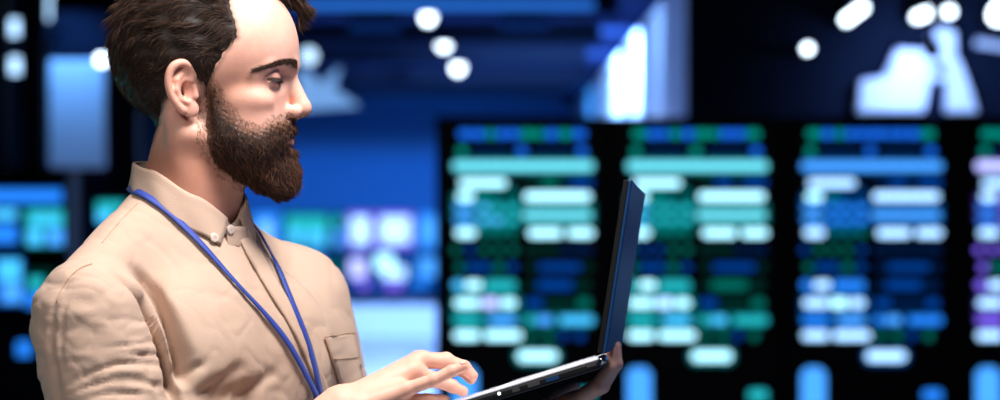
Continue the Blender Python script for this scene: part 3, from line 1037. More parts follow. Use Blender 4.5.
def hair_flow(p):
    x, y, z = p[:, 0], p[:, 1], p[:, 2]
    top = sm(70, 115, z)[:, None]
    back = sm(-30, -85, x)[:, None]
    d = np.tile(np.array([-0.9, 0, -0.42], np.float32), (len(p), 1))
    d = d * (1 - top) + np.array([-1.0, 0.0, 0.12], np.float32) * top
    d = d * (1 - back) + np.array([-0.35, 0, -1.0], np.float32) * back
    low = sm(20, -20, z)[:, None]
    d = d * (1 - low) + np.array([-0.25, 0, -1.0], np.float32) * low
    burn = (sm(12, 20, x) * sm(45, 20, z))[:, None]
    d = d * (1 - burn) + np.array([0.1, 0, -1.0], np.float32) * burn
    w = np.sin(x * 0.06 + z * 0.10 + y * 0.05) * 0.45
    d[:, 2] += w
    q = (sm(85, 110, x))[:, None]
    d = d * (1 - q) + np.array([0.7, 0.1, -0.75], np.float32) * q
    return d

def beard_flow(p):
    x, y, z = p[:, 0], p[:, 1], p[:, 2]
    d = np.tile(np.array([0.25, 0, -1.0], np.float32), (len(p), 1))
    fr = sm(60, 110, x)[:, None]
    d = d * (1 - fr) + np.array([0.35, 0, -0.9], np.float32) * fr
    m = (sm(-56, -46, z) * sm(75, 95, x))[:, None]
    ms = np.stack([np.full(len(p), -0.15), np.sign(y) * 0.7, np.full(len(p), -0.75)], 1)
    d = d * (1 - m) + ms * m
    low = sm(-100, -118, z)[:, None]
    d = d * (1 - low) + np.array([0.55, 0, -0.8], np.float32) * low
    return d

def hair_colours(ids, n, dark, light, seed, p_light):
    r = np.random.default_rng(seed)
    t = r.uniform(0, 1, n) ** p_light
    c = np.array(dark)[None] * (1 - t[:, None]) + np.array(light)[None] * t[:, None]
    return c[ids].astype(np.float32)

def clumps(p, cell, amt, seed):
    """shared sideways bias for strands of the same lock"""
    k = np.floor(p / cell).astype(int)
    h = (k[:, 0] * 73856093 ^ k[:, 1] * 19349663 ^ k[:, 2] * 83492791 ^ seed * 7919) & 1023
    tab = np.random.default_rng(seed).normal(0, amt, (1024, 3)).astype(np.float32)
    return tab[h]

# hair
hp, hn = sample(hairv, hairf, 18000, weight=lambda c: 1 + 1.5 * (hair_depth(c) < 12), seed=11)
hkeep = (((hp[:, 0] - 2) / 19) ** 2 + ((hp[:, 2] + 3) / 33) ** 2) > 1.0
hp, hn = hp[hkeep], hn[hkeep]
cl = clumps(hp, 12.0, 0.24, 3)
hl = 11 + 15 * sm(30, 100, hp[:, 2]) - 3 * sm(0, -50, hp[:, 2])
hl = hl * rng.uniform(0.6, 1.25, len(hp))
hl *= 0.55 + 0.45 * sm(0, 14, hair_depth(hp))
S = strands(hp - hn * 1.0, hn, lambda q: hair_flow(q) + cl, hl, rng.uniform(0.22, 0.42, len(hp)), 6, curl=0.12, lift0=0.26, lift1=-0.04, jitter=0.11, seed=12)
hair_all_v = np.concatenate([hairv, S[0]])
hair_all_f = np.concatenate([hairf, S[1] + len(hairv)])
hair_tint = np.concatenate([np.tile(np.array([0.016, 0.010, 0.007], np.float32), (len(hairv), 1)),
                            hair_colours(S[2], len(hp), (0.012, 0.007, 0.005), (0.15, 0.075, 0.045), 13, 2.7)])
# beard
bp, bn = sample(beardv, beardf, 17000, weight=lambda c: 1 + 2.2 * (beard_depth(c) < 16), seed=21)
bl = (5.5 + 6.5 * sm(-40, -100, bp[:, 2])) * rng.uniform(0.55, 1.3, len(bp))
bl *= 0.6 + 0.4 * sm(0, 14, beard_depth(bp))
S = strands(bp - bn * 0.8, bn, beard_flow, bl, rng.uniform(0.17, 0.3, len(bp)), 5, curl=0.4, lift0=0.55, lift1=0.25, jitter=0.4, seed=22)
# stubble along the upper cheek edge
sv_mask = (beard_depth(hv) > -7) & (beard_depth(hv) < 16) & (ear_sdf(hv) > 2) & (cranium_sdf(hv) > -6)
sv_v, sv_f = keep_outer(hv, hf, sv_mask)
tp, tn = sample(sv_v, sv_f, 8000, seed=23)
S2 = strands(tp - tn * 0.3, tn, beard_flow, rng.uniform(2.0, 4.5, len(tp)), 0.16, 3, curl=0.3, lift0=0.5, lift1=0.3, jitter=0.5, seed=24)
beard_all_v = np.concatenate([beardv, S[0], S2[0]])
beard_all_f = np.concatenate([beardf, S[1] + len(beardv), S2[1] + len(beardv) + len(S[0])])
bedge = (1 - sm(3, 13, beard_depth(beardv)))[:, None]
beard_tint = np.concatenate([np.array([[0.016, 0.008, 0.005]], np.float32) * (1 - bedge) + np.array([[0.20, 0.095, 0.06]], np.float32) * bedge,
                             hair_colours(S[2], len(bp), (0.018, 0.009, 0.006), (0.24, 0.095, 0.047), 25, 3.0),
                             hair_colours(S2[2], len(tp), (0.05, 0.026, 0.016), (0.30, 0.15, 0.08), 26, 1.4)])

skin_mat = mat('skin', (0.8, 0.5, 0.39), rough=0.52, var=0.07, scale=60, bump=0.25, bscale=700, sss=0.22, attr='tint', spec=0.4)
hair_mat = mat('brown_hair', (0.05, 0.03, 0.02), rough=0.5, attr='tint', spec=0.22, var=0.1, scale=40)

man = empty('person', (-0.35, 0.0, 0.0), 'bearded man in a beige button-down shirt typing on a laptop he holds', 'person')
# ------------------------------------------------------------------ torso frame: f forward, l to his left, z up (mm, z = 0 at 1.44 m)
PSI = math.radians(31)
TC, TS = math.cos(PSI), math.sin(PSI)
TO = np.array([-0.35, 0.0, 1.44], np.float32)

def tw(p):
    p = np.atleast_2d(np.asarray(p, np.float32)) * 0.001
    return np.stack([TO[0] + p[:, 0] * TC + p[:, 1] * TS, TO[1] - p[:, 0] * TS + p[:, 1] * TC, TO[2] + p[:, 2]], 1)

def wt(w):
    w = np.atleast_2d(np.asarray(w, np.float32)) - TO
    return np.stack([w[:, 0] * TC - w[:, 1] * TS, w[:, 0] * TS + w[:, 1] * TC, w[:, 2]], 1) * 1000

R_SH, L_SH = (20, -178, -44), (20, 186, -40)
R_EL = wt((-0.365, -0.195, 1.13))[0]
L_EL = wt((-0.175, 0.165, 1.13))[0]
R_WR = wt(P(340, 409, -0.115))[0]
L_WR = wt(P(500, 432, 0.06))[0]

def torso_sdf(p):
    q = p.copy()
    q[:, 1] = np.abs(q[:, 1])
    d = ell(q, (6, 0, -170), (112, 160, 250))
    d = smin(d, ell(q, (62, 76, -105), (60, 96, 96)), 40)
    d = smin(d, ell(q, (14, 0, -390), (112, 158, 270)), 40)
    d = smin(d, rc(q, (-12, 46, 58), (2, 165, -24), 36, 42), 24)
    return d

def arms_sdf(p):
    d = rc(p, R_SH, R_EL, 62, 60)
    d = smin(d, rc(p, R_EL, R_EL + (R_WR - R_EL) * 0.80, 57, 42), 15)
    return d

def left_arm_sdf(p):
    d = rc(p, L_SH, L_EL, 60, 56)
    d = smin(d, rc(p, L_EL, L_EL + (L_WR - L_EL) * 0.72, 54, 40), 15)
    return d

def whole_sdf(p):
    return smin(smin(torso_sdf(p), left_arm_sdf(p), 46), arms_sdf(p), 12)

def shirt_sdf(p):
    return np.maximum(whole_sdf(p), -560 - p[:, 2])

shv, shf = polygonise(shirt_sdf, (-160, -275, -572), (340, 300, 110), 3.0)
shirt_w = tw(shv)
shirt_n = vnormals(shirt_w, shf)

# --- folds of the cloth, placed where the photograph shows them and pushed in along the normal
FOLDS = [
    # polyline, depth mm (negative = valley), width px
    ([(110, 270), (128, 279), (145, 301), (157, 328), (168, 360), (177, 405)], -24, 4.5),
    ([(127, 260), (143, 277), (158, 297), (170, 320), (179, 345), (185, 366), (182, 392)], -30, 8.5),
    ([(120, 264), (138, 282), (153, 306), (166, 336), (178, 378), (184, 405)], 7, 4.0),
    ([(178, 386), (190, 376), (204, 362)], -6, 4),
    ([(190, 402), (222, 384), (250, 362)], -4, 7),
    ([(240, 405), (262, 386), (280, 368)], -3.5, 6),
    ([(188, 398), (225, 396), (268, 404)], -14, 22),
    ([(62, 396), (100, 381), (135, 380), (170, 388)], -4.0, 3.6),
    ([(62, 384), (95, 370), (130, 361), (172, 366)], -3.8, 3.6),
    ([(100, 377), (125, 375), (150, 379)], -3.2, 3.0),
    ([(98, 348), (130, 345), (162, 340)], -2.4, 3.0),
    ([(95, 322), (125, 318), (150, 322)], -1.2, 2.4),
    ([(118, 352), (145, 356), (170, 352)], -3.2, 3.2),
    ([(75, 402), (110, 392), (150, 394)], -3.4, 3.2),
    ([(64, 275), (54, 300), (50, 335), (54, 370), (60, 405)], -3.5, 4),
    ([(74, 285), (64, 305), (60, 340), (63, 370)], -2.5, 3),
    ([(92, 264), (80, 268), (68, 278), (60, 292)], -2.2, 1.8),
    ([(136, 204), (118, 222), (101, 244)], -0.8, 1.5),
    ([(245, 240), (256, 268), (272, 296), (286, 320)], -2.2, 4),
    ([(205, 262), (225, 300), (236, 330)], -1.6, 9),
    ([(300, 262), (312, 300), (320, 330)], 1.5, 10),
]

def fold_disp(w, n):
    px, py = project(w)
    view = w - np.array(CAM, np.float32)
    view /= np.linalg.norm(view, axis=1, keepdims=True)
    face = np.clip(-(view * n).sum(1) * 3 + 0.25, 0, 1)
    out = np.zeros(len(w), np.float32)
    for pts, amp, wd in FOLDS:
        pts = np.array([tuple(q)[:2] for q in chaikin([(a, b, 0) for a, b in pts], 2)], np.float32)
        seg = np.linalg.norm(np.diff(pts, axis=0), axis=1)
        acc = np.concatenate([[0], np.cumsum(seg)])
        best = np.full(len(w), 1e9, np.float32)
        tb = np.zeros(len(w), np.float32)
        for i in range(len(pts) - 1):
            a, e = pts[i], pts[i + 1] - pts[i]
            t = np.clip(((px - a[0]) * e[0] + (py - a[1]) * e[1]) / (e @ e), 0, 1)
            d = np.hypot(px - a[0] - t * e[0], py - a[1] - t * e[1])
            m = d < best
            best[m] = d[m]
            tb[m] = ((acc[i] + t * seg[i]) / acc[-1])[m]
        wl = wd * (0.45 + 0.75 * tb)
        env = np.minimum(sm(-0.02, 0.45, tb), 1 - 0.7 * sm(0.85, 1.0, tb))
        out += amp * env * np.exp(-(best / wl) ** 2)
    return out * face

disp = fold_disp(shirt_w, shirt_n)
rr = shv
disp += 0.9 * np.sin(rr[:, 2] * 0.045 + np.sin(rr[:, 1] * 0.03) * 2) * np.sin(rr[:, 0] * 0.035 + rr[:, 1] * 0.028 + 1.0)
disp += np.where(arms_sdf(rr) < torso_sdf(rr) - 8, 0.8 * np.sin(rr[:, 2] * 0.16 + rr[:, 0] * 0.05 + 1.2 * np.sin(rr[:, 1] * 0.06)), 0)
from mathutils import noise as mnoise
cr = np.zeros(len(rr), np.float32)
arm_m = arms_sdf(rr) < torso_sdf(rr) - 8
sc_z = np.where(arm_m, 1.9, 1.0)
for i, (a, b, c_) in enumerate(rr.tolist()):
    k = sc_z[i]
    q = Vector((a * 0.014, b * 0.014, c_ * 0.014 * k))
    n1 = mnoise.noise(q + Vector((0.4, 0.1, 0)))
    n2 = mnoise.noise(q * 2.3 + Vector((3.1, n1, 7.7)))
    cr[i] = -1.7 * max(0.0, 1 - abs(n1) * 6.0) + 0.8 * n2 - 1.3 * max(0.0, 1 - abs(n2) * 5.0)
disp += cr * np.where(arm_m, 0.8, 0.55 + 0.4 * sm(-60, -160, rr[:, 2]))
shirt_w = shirt_w + shirt_n * (disp * 0.001)[:, None]
shirt_bvh = bvh_of(shirt_w, shf)

shirt_mat = mat('beige_cotton', (0.50, 0.352, 0.268), rough=0.85, var=0.05, scale=18, bump=0.35, bscale=650, spec=0.12, sheen=0.08)
shirt = mesh_obj('shirt', shirt_w, shf, shirt_mat, man)
shirt['label'] = 'beige cotton button-down shirt'

# ------------------------------------------------------------------ hands
def Wm(px, py, Y):
    return np.array(P(px, py, Y), np.float32) * 1000

def finger(p, pts, radii, d0=None, k=4.0):
    d = d0
    for a, b, r1, r2 in zip(pts[:-1], pts[1:], radii[:-1], radii[1:]):
        e = rc(p, a, b, r1, r2)
        d = e if d is None else smin(d, e, k)
    return d

FR = [9.0, 8.3, 7.3, 5.9]
RH = {
    'wrist': Wm(340, 409, -0.115),
    'fingers': [
        [Wm(419, 360, -0.050), Wm(446, 360, -0.046), Wm(463, 370, -0.046), Wm(471, 379, -0.046)],      # index
        [Wm(421, 360, -0.072), Wm(447, 361.5, -0.070), Wm(464, 367.5, -0.070), Wm(472.5, 375.5, -0.070)],   # middle
        [Wm(413, 371, -0.088), Wm(435, 380, -0.076), Wm(452, 386, -0.072), Wm(463, 391.5, -0.072)],      # ring
        [Wm(404, 390, -0.112), Wm(434, 380, -0.114), Wm(452, 371, -0.114), Wm(464, 366.5, -0.114)],        # little
    ],
    'thumb': [Wm(384, 381, -0.055), Wm(404, 402, -0.040), Wm(428, 402, -0.034), Wm(444, 401, -0.034)],
}
LH = {
    'wrist': Wm(500, 432, 0.06),
    'fingers': [
        [Wm(571, 404, 0.060), Wm(598, 388, 0.062), Wm(612, 369, 0.062), Wm(613, 353, 0.062)],
        [Wm(573, 402, 0.038), Wm(602, 386, 0.038), Wm(616, 364, 0.038), Wm(616, 346, 0.038)],
        [Wm(573, 401, 0.014), Wm(601, 384, 0.012), Wm(615, 363, 0.010), Wm(614.5, 347, 0.010)],
        [Wm(570, 402, -0.010), Wm(596, 386, -0.016), Wm(611, 366, -0.018), Wm(611.5, 350, -0.018)],
    ],
    'thumb': [Wm(520, 428, 0.09), Wm(545, 410, 0.13), Wm(560, 398, 0.145), Wm(575, 388, 0.15)],
}

def hand_sdf(H, p, elbow, scale=1.0):
    w = H['wrist']
    d = None
    for i, fg in enumerate(H['fingers']):
        side = w + (fg[0] - w) * 0.1 + (fg[0] - np.mean([x[0] for x in H['fingers']], 0)) * 0.35
        e = rc(p, side, fg[0], 14.0, 10.5 if i < 3 else 9.8)
        d = e if d is None else smin(d, e, 9)
    d = smin(d, rc(p, w + (elbow - w) * 0.9, w, 36, 25), 12)
    fd = None
    for i, fg in enumerate(H['fingers']):
        sc = [0.98, 1.0, 0.95, 0.84][i] * scale
        e = finger(p, fg, [r * sc for r in FR], k=2.0)
        for j, bump in ((1, 0.9), (2, 0.7)):
            e = smin(e, np.sqrt(((p - fg[j]) ** 2).sum(1)) - (FR[j] * sc + bump * 0.4), 2)
        fd = e if fd is None else smin(fd, e, 1.2)
    d = smin(d, fd, 5)
    th = finger(p, H['thumb'], [13, 10.5, 9, 7], k=4)
    return smin(d, th, 6)

r_el_w = tw(R_EL)[0] * 1000
l_el_w = tw(L_EL)[0] * 1000

def hand_mesh(H, el, h=1.5):
    pts = np.array([H['wrist']] + [x for f_ in H['fingers'] for x in f_] + H['thumb'])
    lo, hi = pts.min(0) - 26, pts.max(0) + 26
    toward = H['wrist'] + (el - H['wrist']) * 0.28
    lo = np.minimum(lo, toward - 36)
    hi = np.maximum(hi, toward + 36)
    v, f = polygonise(lambda p: hand_sdf(H, p, el), lo, hi, h)
    return v, f

def hand_tint(H, v):
    base = np.tile(np.array([0.72, 0.41, 0.305], np.float32), (len(v), 1))
    for fg in H['fingers']:
        for j, s_, a in ((0, 12, 0.45), (1, 9, 0.5), (2, 8, 0.4), (3, 9, 0.7)):
            w = a * np.exp(-((v - fg[j]) ** 2).sum(1) / s_ ** 2)
            base = base * (1 - w[:, None]) + np.array([0.80, 0.36, 0.27], np.float32) * w[:, None]
    return base

rhv, rhf = hand_mesh(RH, r_el_w)
lhv, lhf = hand_mesh(LH, l_el_w)
# the torso and arms under the shirt
corev, coref = polygonise(lambda p: np.maximum(whole_sdf(p) + 42, -540 - p[:, 2]), (-160, -275, -560), (340, 300, 110), 9.0)

parts_v = [hw(hv), rhv * 0.001, lhv * 0.001, tw(corev)]
parts_f = [hf, rhf, lhf, coref]
parts_t = [head_tint, hand_tint(RH, rhv), hand_tint(LH, lhv), np.tile(np.array([0.8, 0.5, 0.39], np.float32), (len(corev), 1))]
offs = np.cumsum([0] + [len(x) for x in parts_v[:-1]])
body = mesh_obj('body', np.concatenate(parts_v), np.concatenate([f_ + o_ for f_, o_ in zip(parts_f, offs)]), skin_mat, man, attr=np.concatenate(parts_t))
head_w = hw(hv)
head_bvh = bvh_of(head_w, hf)

hair = mesh_obj('hair', hw(hair_all_v), hair_all_f, hair_mat, man, attr=hair_tint)
hair['label'] = 'dark brown wavy hair combed back'
beard = mesh_obj('beard', hw(beard_all_v), beard_all_f, hair_mat, man, attr=beard_tint)
beard['label'] = 'full brown beard and moustache'

# fingernails
nail_mat = mat('fingernail', (0.72, 0.45, 0.37), rough=0.25, spec=0.5, var=0.03)
def nails(H, up):
    for fg in H['fingers']:
        d = fg[3] - fg[2]
        d /= np.linalg.norm(d)
        n = up - d * (up @ d)
        n /= np.linalg.norm(n)
        s_ = np.cross(d, n)
        v = []
        for a in np.linspace(-1, 1, 7):
            for b in np.linspace(0, 1, 6):
                wd = 3.6 * math.sqrt(max(0.05, 1 - (2 * b - 1) ** 4))
                v.append(tuple((fg[3] + d * (-3.5 + 7.5 * b) + s_ * a * wd + n * (5.6 - 1.9 * a * a - 1.2 * b * b)) * 0.001))
        f_ = [(i * 6 + j, i * 6 + j + 1, (i + 1) * 6 + j + 1, (i + 1) * 6 + j) for i in range(6) for j in range(5)]
        o = mesh_obj('fingernail', v, f_, nail_mat, body)
        o.modifiers.new('thick', 'SOLIDIFY').thickness = 0.0006
nails(RH, np.array([0.25, -0.1, 1.0], np.float32))

# ------------------------------------------------------------------ eyes, lashes, eyebrows
white_mat = mat('eye_white', (0.42, 0.35, 0.31), rough=0.2, var=0.04)
iris_mat = mat('iris_brown', (0.025, 0.015, 0.01), rough=0.1, var=0.3, scale=300)
brow_cols = []
for sgn in (-1, 1):
    bm = bmesh.new()
    bmesh.ops.create_uvsphere(bm, u_segments=32, v_segments=20, radius=0.0126)
    gaze = Vector((0.90, 0.02, -0.42)).normalized()
    rot = Vector((0, 0, 1)).rotation_difference(gaze).to_matrix().to_4x4()
    c = hw((89.5, 32.0 * sgn, 11.0))
    bmesh.ops.transform(bm, matrix=Matrix.Translation(Vector([float(x) for x in c])) @ rot, verts=bm.verts)
    me = bpy.data.meshes.new('eye')
    for f_ in bm.faces:
        f_.smooth = True
        cc = f_.calc_center_median() - Vector([float(x) for x in c])
        f_.material_index = 1 if cc.normalized().dot(gaze) > 0.87 else 0
    bm.to_mesh(me)
    bm.free()
    me.materials.append(white_mat)
    me.materials.append(iris_mat)
    link('eye', me, body)

# lashes along the upper lid, eyebrow hairs over the ridge
def nearest_head(p):
    loc, nor, _, _ = head_bvh.find_nearest(Vector([float(x) for x in p]))
    return np.array(loc, np.float32), np.array(nor, np.float32)

for sgn in (-1, 1):
    roots, nors = [], []
    r = np.random.default_rng(40 + sgn)
    arc = [(118, 9, 27), (114, 18, 30), (107, 29, 30), (99, 38, 27.8), (91, 45, 24.3), (81, 51, 20), (74, 54, 17)]
    arc = np.array(arc, np.float32)
    for i in range(850):
        t = r.uniform(0, 1) ** 1.15 * (len(arc) - 1.001)
        k = int(t)
        c = arc[k] * (1 - (t - k)) + arc[k + 1] * (t - k)
        wd = 2.9 * (1 - 0.75 * t / (len(arc) - 1)) + 0.8
        c = c + np.array([0, 0, r.uniform(-1, 1) * wd])
        c[1] *= sgn
        dirv = Vector((-0.55, -0.83 * sgn, 0.0)).normalized()
        src = Vector([float(x) for x in hw(c)]) - dirv * 0.05
        l_, n_, _, _ = head_bvh.ray_cast(src, dirv)
        if l_ is None:
            continue
        l_, n_ = np.array(l_, np.float32), np.array(n_, np.float32)
        roots.append((l_ - HO) * 1000)
        nors.append(n_ if (n_ @ np.array([1, 0.6 * sgn, 0])) > 0 else -n_)
    roots = np.array(roots, np.float32)
    nors = np.array(nors, np.float32)
    def bflow(q, s_=sgn):
        return np.tile(np.array([-0.8, 0.6 * s_, -0.05], np.float32), (len(q), 1))
    S = strands(roots - nors * 0.3, nors, bflow, r.uniform(4, 8.5, len(roots)), 0.24, 4, curl=0.15, lift0=0.4, lift1=0.05, jitter=0.25, seed=44)
    o = mesh_obj('eyebrow', hw(S[0]), S[1], hair_mat, man, attr=hair_colours(S[2], len(roots), (0.026, 0.014, 0.010), (0.13, 0.065, 0.04), 45, 1.6))
    # lashes
    roots, nors, fl = [], [], []
    for i in range(90):
        a = math.radians(-72 + 150 * i / 89)
        y = 33 + 13.5 * math.sin(a)
        z = 10.0
        for _ in range(6):
            x = 89.5 + 14.4 * math.sqrt(max(0.0, 1 - ((y - 32) / 15.6) ** 2 - ((z - 11) / 13.8) ** 2))
            wz = 2.3 * math.sqrt(max(0.0, 1 - ((x - 98) / 16) ** 2 - ((y - 34) / 15) ** 2))
            z = 8.2 + (wz - (x - 98) * math.sin(math.radians(8))) / math.cos(math.radians(8))
        roots.append((x, y * sgn, z))
        nors.append((math.cos(a), math.sin(a) * sgn, 0.0))
    roots = np.array(roots, np.float32)
    nors = np.array(nors, np.float32)
    S = strands(roots - nors * 0.2, nors, lambda q: np.tile(np.array([0.3, 0, -1.0], np.float32), (len(q), 1)), 4.5, 0.42, 4, lift0=1.3, lift1=0.7, jitter=0.15, seed=46)
    mesh_obj('eyelash', hw(S[0]), S[1], hair_mat, man, attr=np.tile(np.array([0.012, 0.008, 0.006], np.float32), (len(S[0]), 1)))

# ------------------------------------------------------------------ trousers and shoes (below the frame)
def trousers_sdf(p):
    q = p.copy()
    q[:, 1] = np.abs(q[:, 1])
    d = ell(q, (2, 0, -560), (108, 158, 120))
    d = smin(d, rc(q, (4, 84, -600), (12, 92, -1000), 86, 62), 25)
    d = smin(d, rc(q, (12, 92, -1000), (-8, 98, -1392), 60, 52), 10)
    return np.maximum(d, -1412 - p[:, 2])
tv, tf = polygonise(trousers_sdf, (-140, -200, -1425), (160, 200, -430), 9.0)
trouser_mat = mat('navy_cloth', (0.02, 0.025, 0.045), rough=0.85, var=0.12, bump=0.2, bscale=700)
mesh_obj('trousers', tw(tv), tf, trouser_mat, man)
shoe_mat = mat('black_leather', (0.02, 0.018, 0.016), rough=0.35, var=0.1)
for s in (-1, 1):
    def shoe_sdf(p, s=s):
        d = ell(p, (55, 98 * s, -1400), (140, 46, 42))
        d = smin(d, ell(p, (-20, 98 * s, -1385), (70, 46, 60)), 20)
        return np.maximum(d, -1439 - p[:, 2])
    v, f_ = polygonise(shoe_sdf, (-120, 98 * s - 70, -1445), (215, 98 * s + 70, -1310), 5.0)
    mesh_obj('shoe', tw(v), f_, shoe_mat, man)
# ------------------------------------------------------------------ collar, placket, pocket, buttons, seams
from bisect import bisect
def interp(tab, x):
    xs = [a for a, _ in tab]
    i = min(max(bisect(xs, x) - 1, 0), len(tab) - 2)
    t = (x - xs[i]) / (xs[i + 1] - xs[i])
    t = min(max(t, 0), 1)
    t = t * t * (3 - 2 * t) * 0.5 + t * 0.5
    return tab[i][1] * (1 - t) + tab[i + 1][1] * t

CZ = [(0, 55), (45, 84), (90, 111), (135, 120), (180, 122)]       # fold height by angle from the front
CH = [(0, 40), (25, 40), (45, 39), (90, 27), (135, 26), (180, 28)]  # leaf height
CR = [(0, 61), (45, 61), (90, 61), (135, 61), (180, 61)]
CD = [(0, 12), (45, 11), (90, 9), (135, 5), (180, 4)]
CC = wt((-0.345, 0.0, 1.44))[0]

def cpoint(th, s, sgn, extra=0.0):
    a = abs(th)
    rr_ = interp(CR, a) + interp(CD, a) * (s ** 0.8) + extra
    roll = 3.5 * math.sin(min(1, s * 4) * math.pi) * (1 if s < 0.25 else 0)
    z = interp(CZ, a) - interp(CH, a) * s + roll
    t = math.radians(th)
    return (CC[0] + rr_ * math.cos(t), CC[1] + rr_ * math.sin(t) * sgn, z)


def grid_faces(nu, nv_):
    return [(i * nv_ + j, i * nv_ + j + 1, (i + 1) * nv_ + j + 1, (i + 1) * nv_ + j) for i in range(nu - 1) for j in range(nv_ - 1)]

def solid(o, t, offset=0.0):
    m = o.modifiers.new('thick', 'SOLIDIFY')
    m.thickness = t
    m.offset = offset
    return o

# both leaves are one turned-down strip that runs round the back of the neck
v = []
NU, NV = 73, 12
for i in range(NU):
    u = -1 + 2 * i / (NU - 1)
    for j in range(NV):
        s = j / (NV - 1)
        th_end = 9 + 15 * s
        th = 180 - (180 - th_end) * abs(u)
        sg = -1 if u < 0 else 1
        wob = 1.0 * math.sin(th * 0.16 + 3 * s) * s
        v.append(cpoint(th, s, sg, wob))
o = mesh_obj('collar', tw(np.array(v)), grid_faces(NU, NV), shirt_mat, shirt)
solid(o, 0.0022)
collar = o
# inner collar stand, open at the throat
v = []
for i in range(61):
    th = -178 + 356 * i / 60
    for j in range(5):
        s = j / 4
        a = abs(th) if abs(th) <= 180 else 360 - abs(th)
        ang = 180 - abs(th)
        pz = interp(CZ, ang) - 2 - 30 * s
        rr_ = interp(CR, ang) - 2.5 + 3 * s
        t = math.radians(180 - abs(th))
        v.append((CC[0] + rr_ * math.cos(t), CC[1] + rr_ * math.sin(t) * (1 if th > 0 else -1), pz))
solid(mesh_obj('collar_stand', tw(np.array(v)), grid_faces(61, 5), shirt_mat, shirt), 0.002)
# buttoned tab of the stand at the throat
v = []
for i in range(14):
    th = -14 + 34 * i / 13
    for j in range(6):
        s = j / 5
        end = math.sqrt(max(0.0, 1 - max(0, (i - 10) / 3.2) ** 2))
        z = 52 - 13 - (s - 0.5) * 24 * (0.25 + 0.75 * end)
        rr_ = 66 + 1.5 * s + 0.05 * abs(th)
        t = math.radians(th)
        v.append((CC[0] + rr_ * math.cos(t), CC[1] + rr_ * math.sin(t), z))
solid(mesh_obj('collar_tab', tw(np.array(v)), grid_faces(14, 6), shirt_mat, shirt), 0.0025)

def surf_strip(name, left, right, lift, material, parent, n=40, m=8, thick=0.0016, wob=0.0, edge=0.0):
    """a strip of cloth between two pixel lines laid on the shirt"""
    L = chaikin([(a, b, 0) for a, b in left], 2)
    R = chaikin([(a, b, 0) for a, b in right], 2)
    def along(pl, t):
        acc = [0]
        for a, b in zip(pl[:-1], pl[1:]):
            acc.append(acc[-1] + (b - a).length)
        x = t * acc[-1]
        i = min(max(bisect(acc, x) - 1, 0), len(pl) - 2)
        q = (x - acc[i]) / max(acc[i + 1] - acc[i], 1e-6)
        return pl[i].lerp(pl[i + 1], q)
    rows = []
    for i in range(n):
        a, b = along(L, i / (n - 1)), along(R, i / (n - 1))
        row = []
        for j in range(m):
            q = a.lerp(b, j / (m - 1))
            p, nn = hit(shirt_bvh, q.x, q.y, lift + wob * math.sin(i * 0.9 + j) - edge * (abs(2 * j / (m - 1) - 1) ** 6))
            row.append(p)
        rows.append(row)
    last = None
    v = []
    for i in range(n):
        for j in range(m):
            p = rows[i][j]
            if p is None:
                p = next((rows[i][k] for k in range(m) if rows[i][k] is not None), last)
            last = p
            v.append(tuple(p))
    return solid(mesh_obj(name, v, grid_faces(n, m), material, parent), thick)

placket = surf_strip('placket', [(238, 240), (247, 258), (257, 276), (270, 297), (284, 318), (298, 343), (312, 378), (322, 412)],
                     [(250, 236), (262, 256), (272, 274), (284, 296), (297, 318), (309, 343), (322, 376), (333, 412)], 0.0028, shirt_mat, shirt, thick=0.0022, edge=0.0006)
pocket = surf_strip('chest_pocket', [(323, 338), (328, 352), (334, 372), (340, 390), (345, 408)],
                    [(354, 333.5), (357, 350), (360, 372), (362, 390), (364, 408)], 0.0022, shirt_mat, shirt, thick=0.002, wob=0.0002)
seam_mat = mat('seam_thread', (0.42, 0.27, 0.19), rough=0.9, var=0.1)
def seam(pts, r=0.0006, lift=0.0002, name='seam'):
    q = [hit(shirt_bvh, p.x, p.y, lift)[0] for p in chaikin([(a, b, 0) for a, b in pts], 2)]
    q = [p for p in q if p is not None]
    if len(q) > 2:
        MB().tube(q, r, 6).build(name, seam_mat, shirt, smooth=True)
seam([(92, 264), (82, 267), (72, 274), (63, 286), (57, 302)], 0.0009)
seam([(138, 203), (120, 221), (102, 243)])
seam([(323, 338), (328, 352), (334, 372), (340, 390), (345, 408)], 0.0008, 0.003)
seam([(330, 359), (345, 358.5), (356, 357)], 0.0007, 0.0034)
seam([(323, 337.5), (341, 334), (353, 333)], 0.0009, 0.003)

button_mat = mat('pearl_button', (0.58, 0.48, 0.41), rough=0.25, var=0.06, scale=400, coat=0.4)
hole_mat = mat('button_hole', (0.25, 0.16, 0.11), rough=0.8, var=0.05)
cbm = o
def button(c, n, r=0.0052):
    b = MB().disc(Vector(c), n, r, 0.0016, 20, dome=0.0007).build('button', button_mat, shirt, smooth=False)
    u = Vector(n).orthogonal().normalized()
    w = Vector(n).cross(u).normalized()
    for i in range(4):
        a = math.pi / 4 + i * math.pi / 2
        MB().disc(Vector(c) + Vector(n) * 0.0021 + (u * math.cos(a) + w * math.sin(a)) * 0.0013, n, 0.0005, 0.0003, 8).build('button_hole', hole_mat, b)

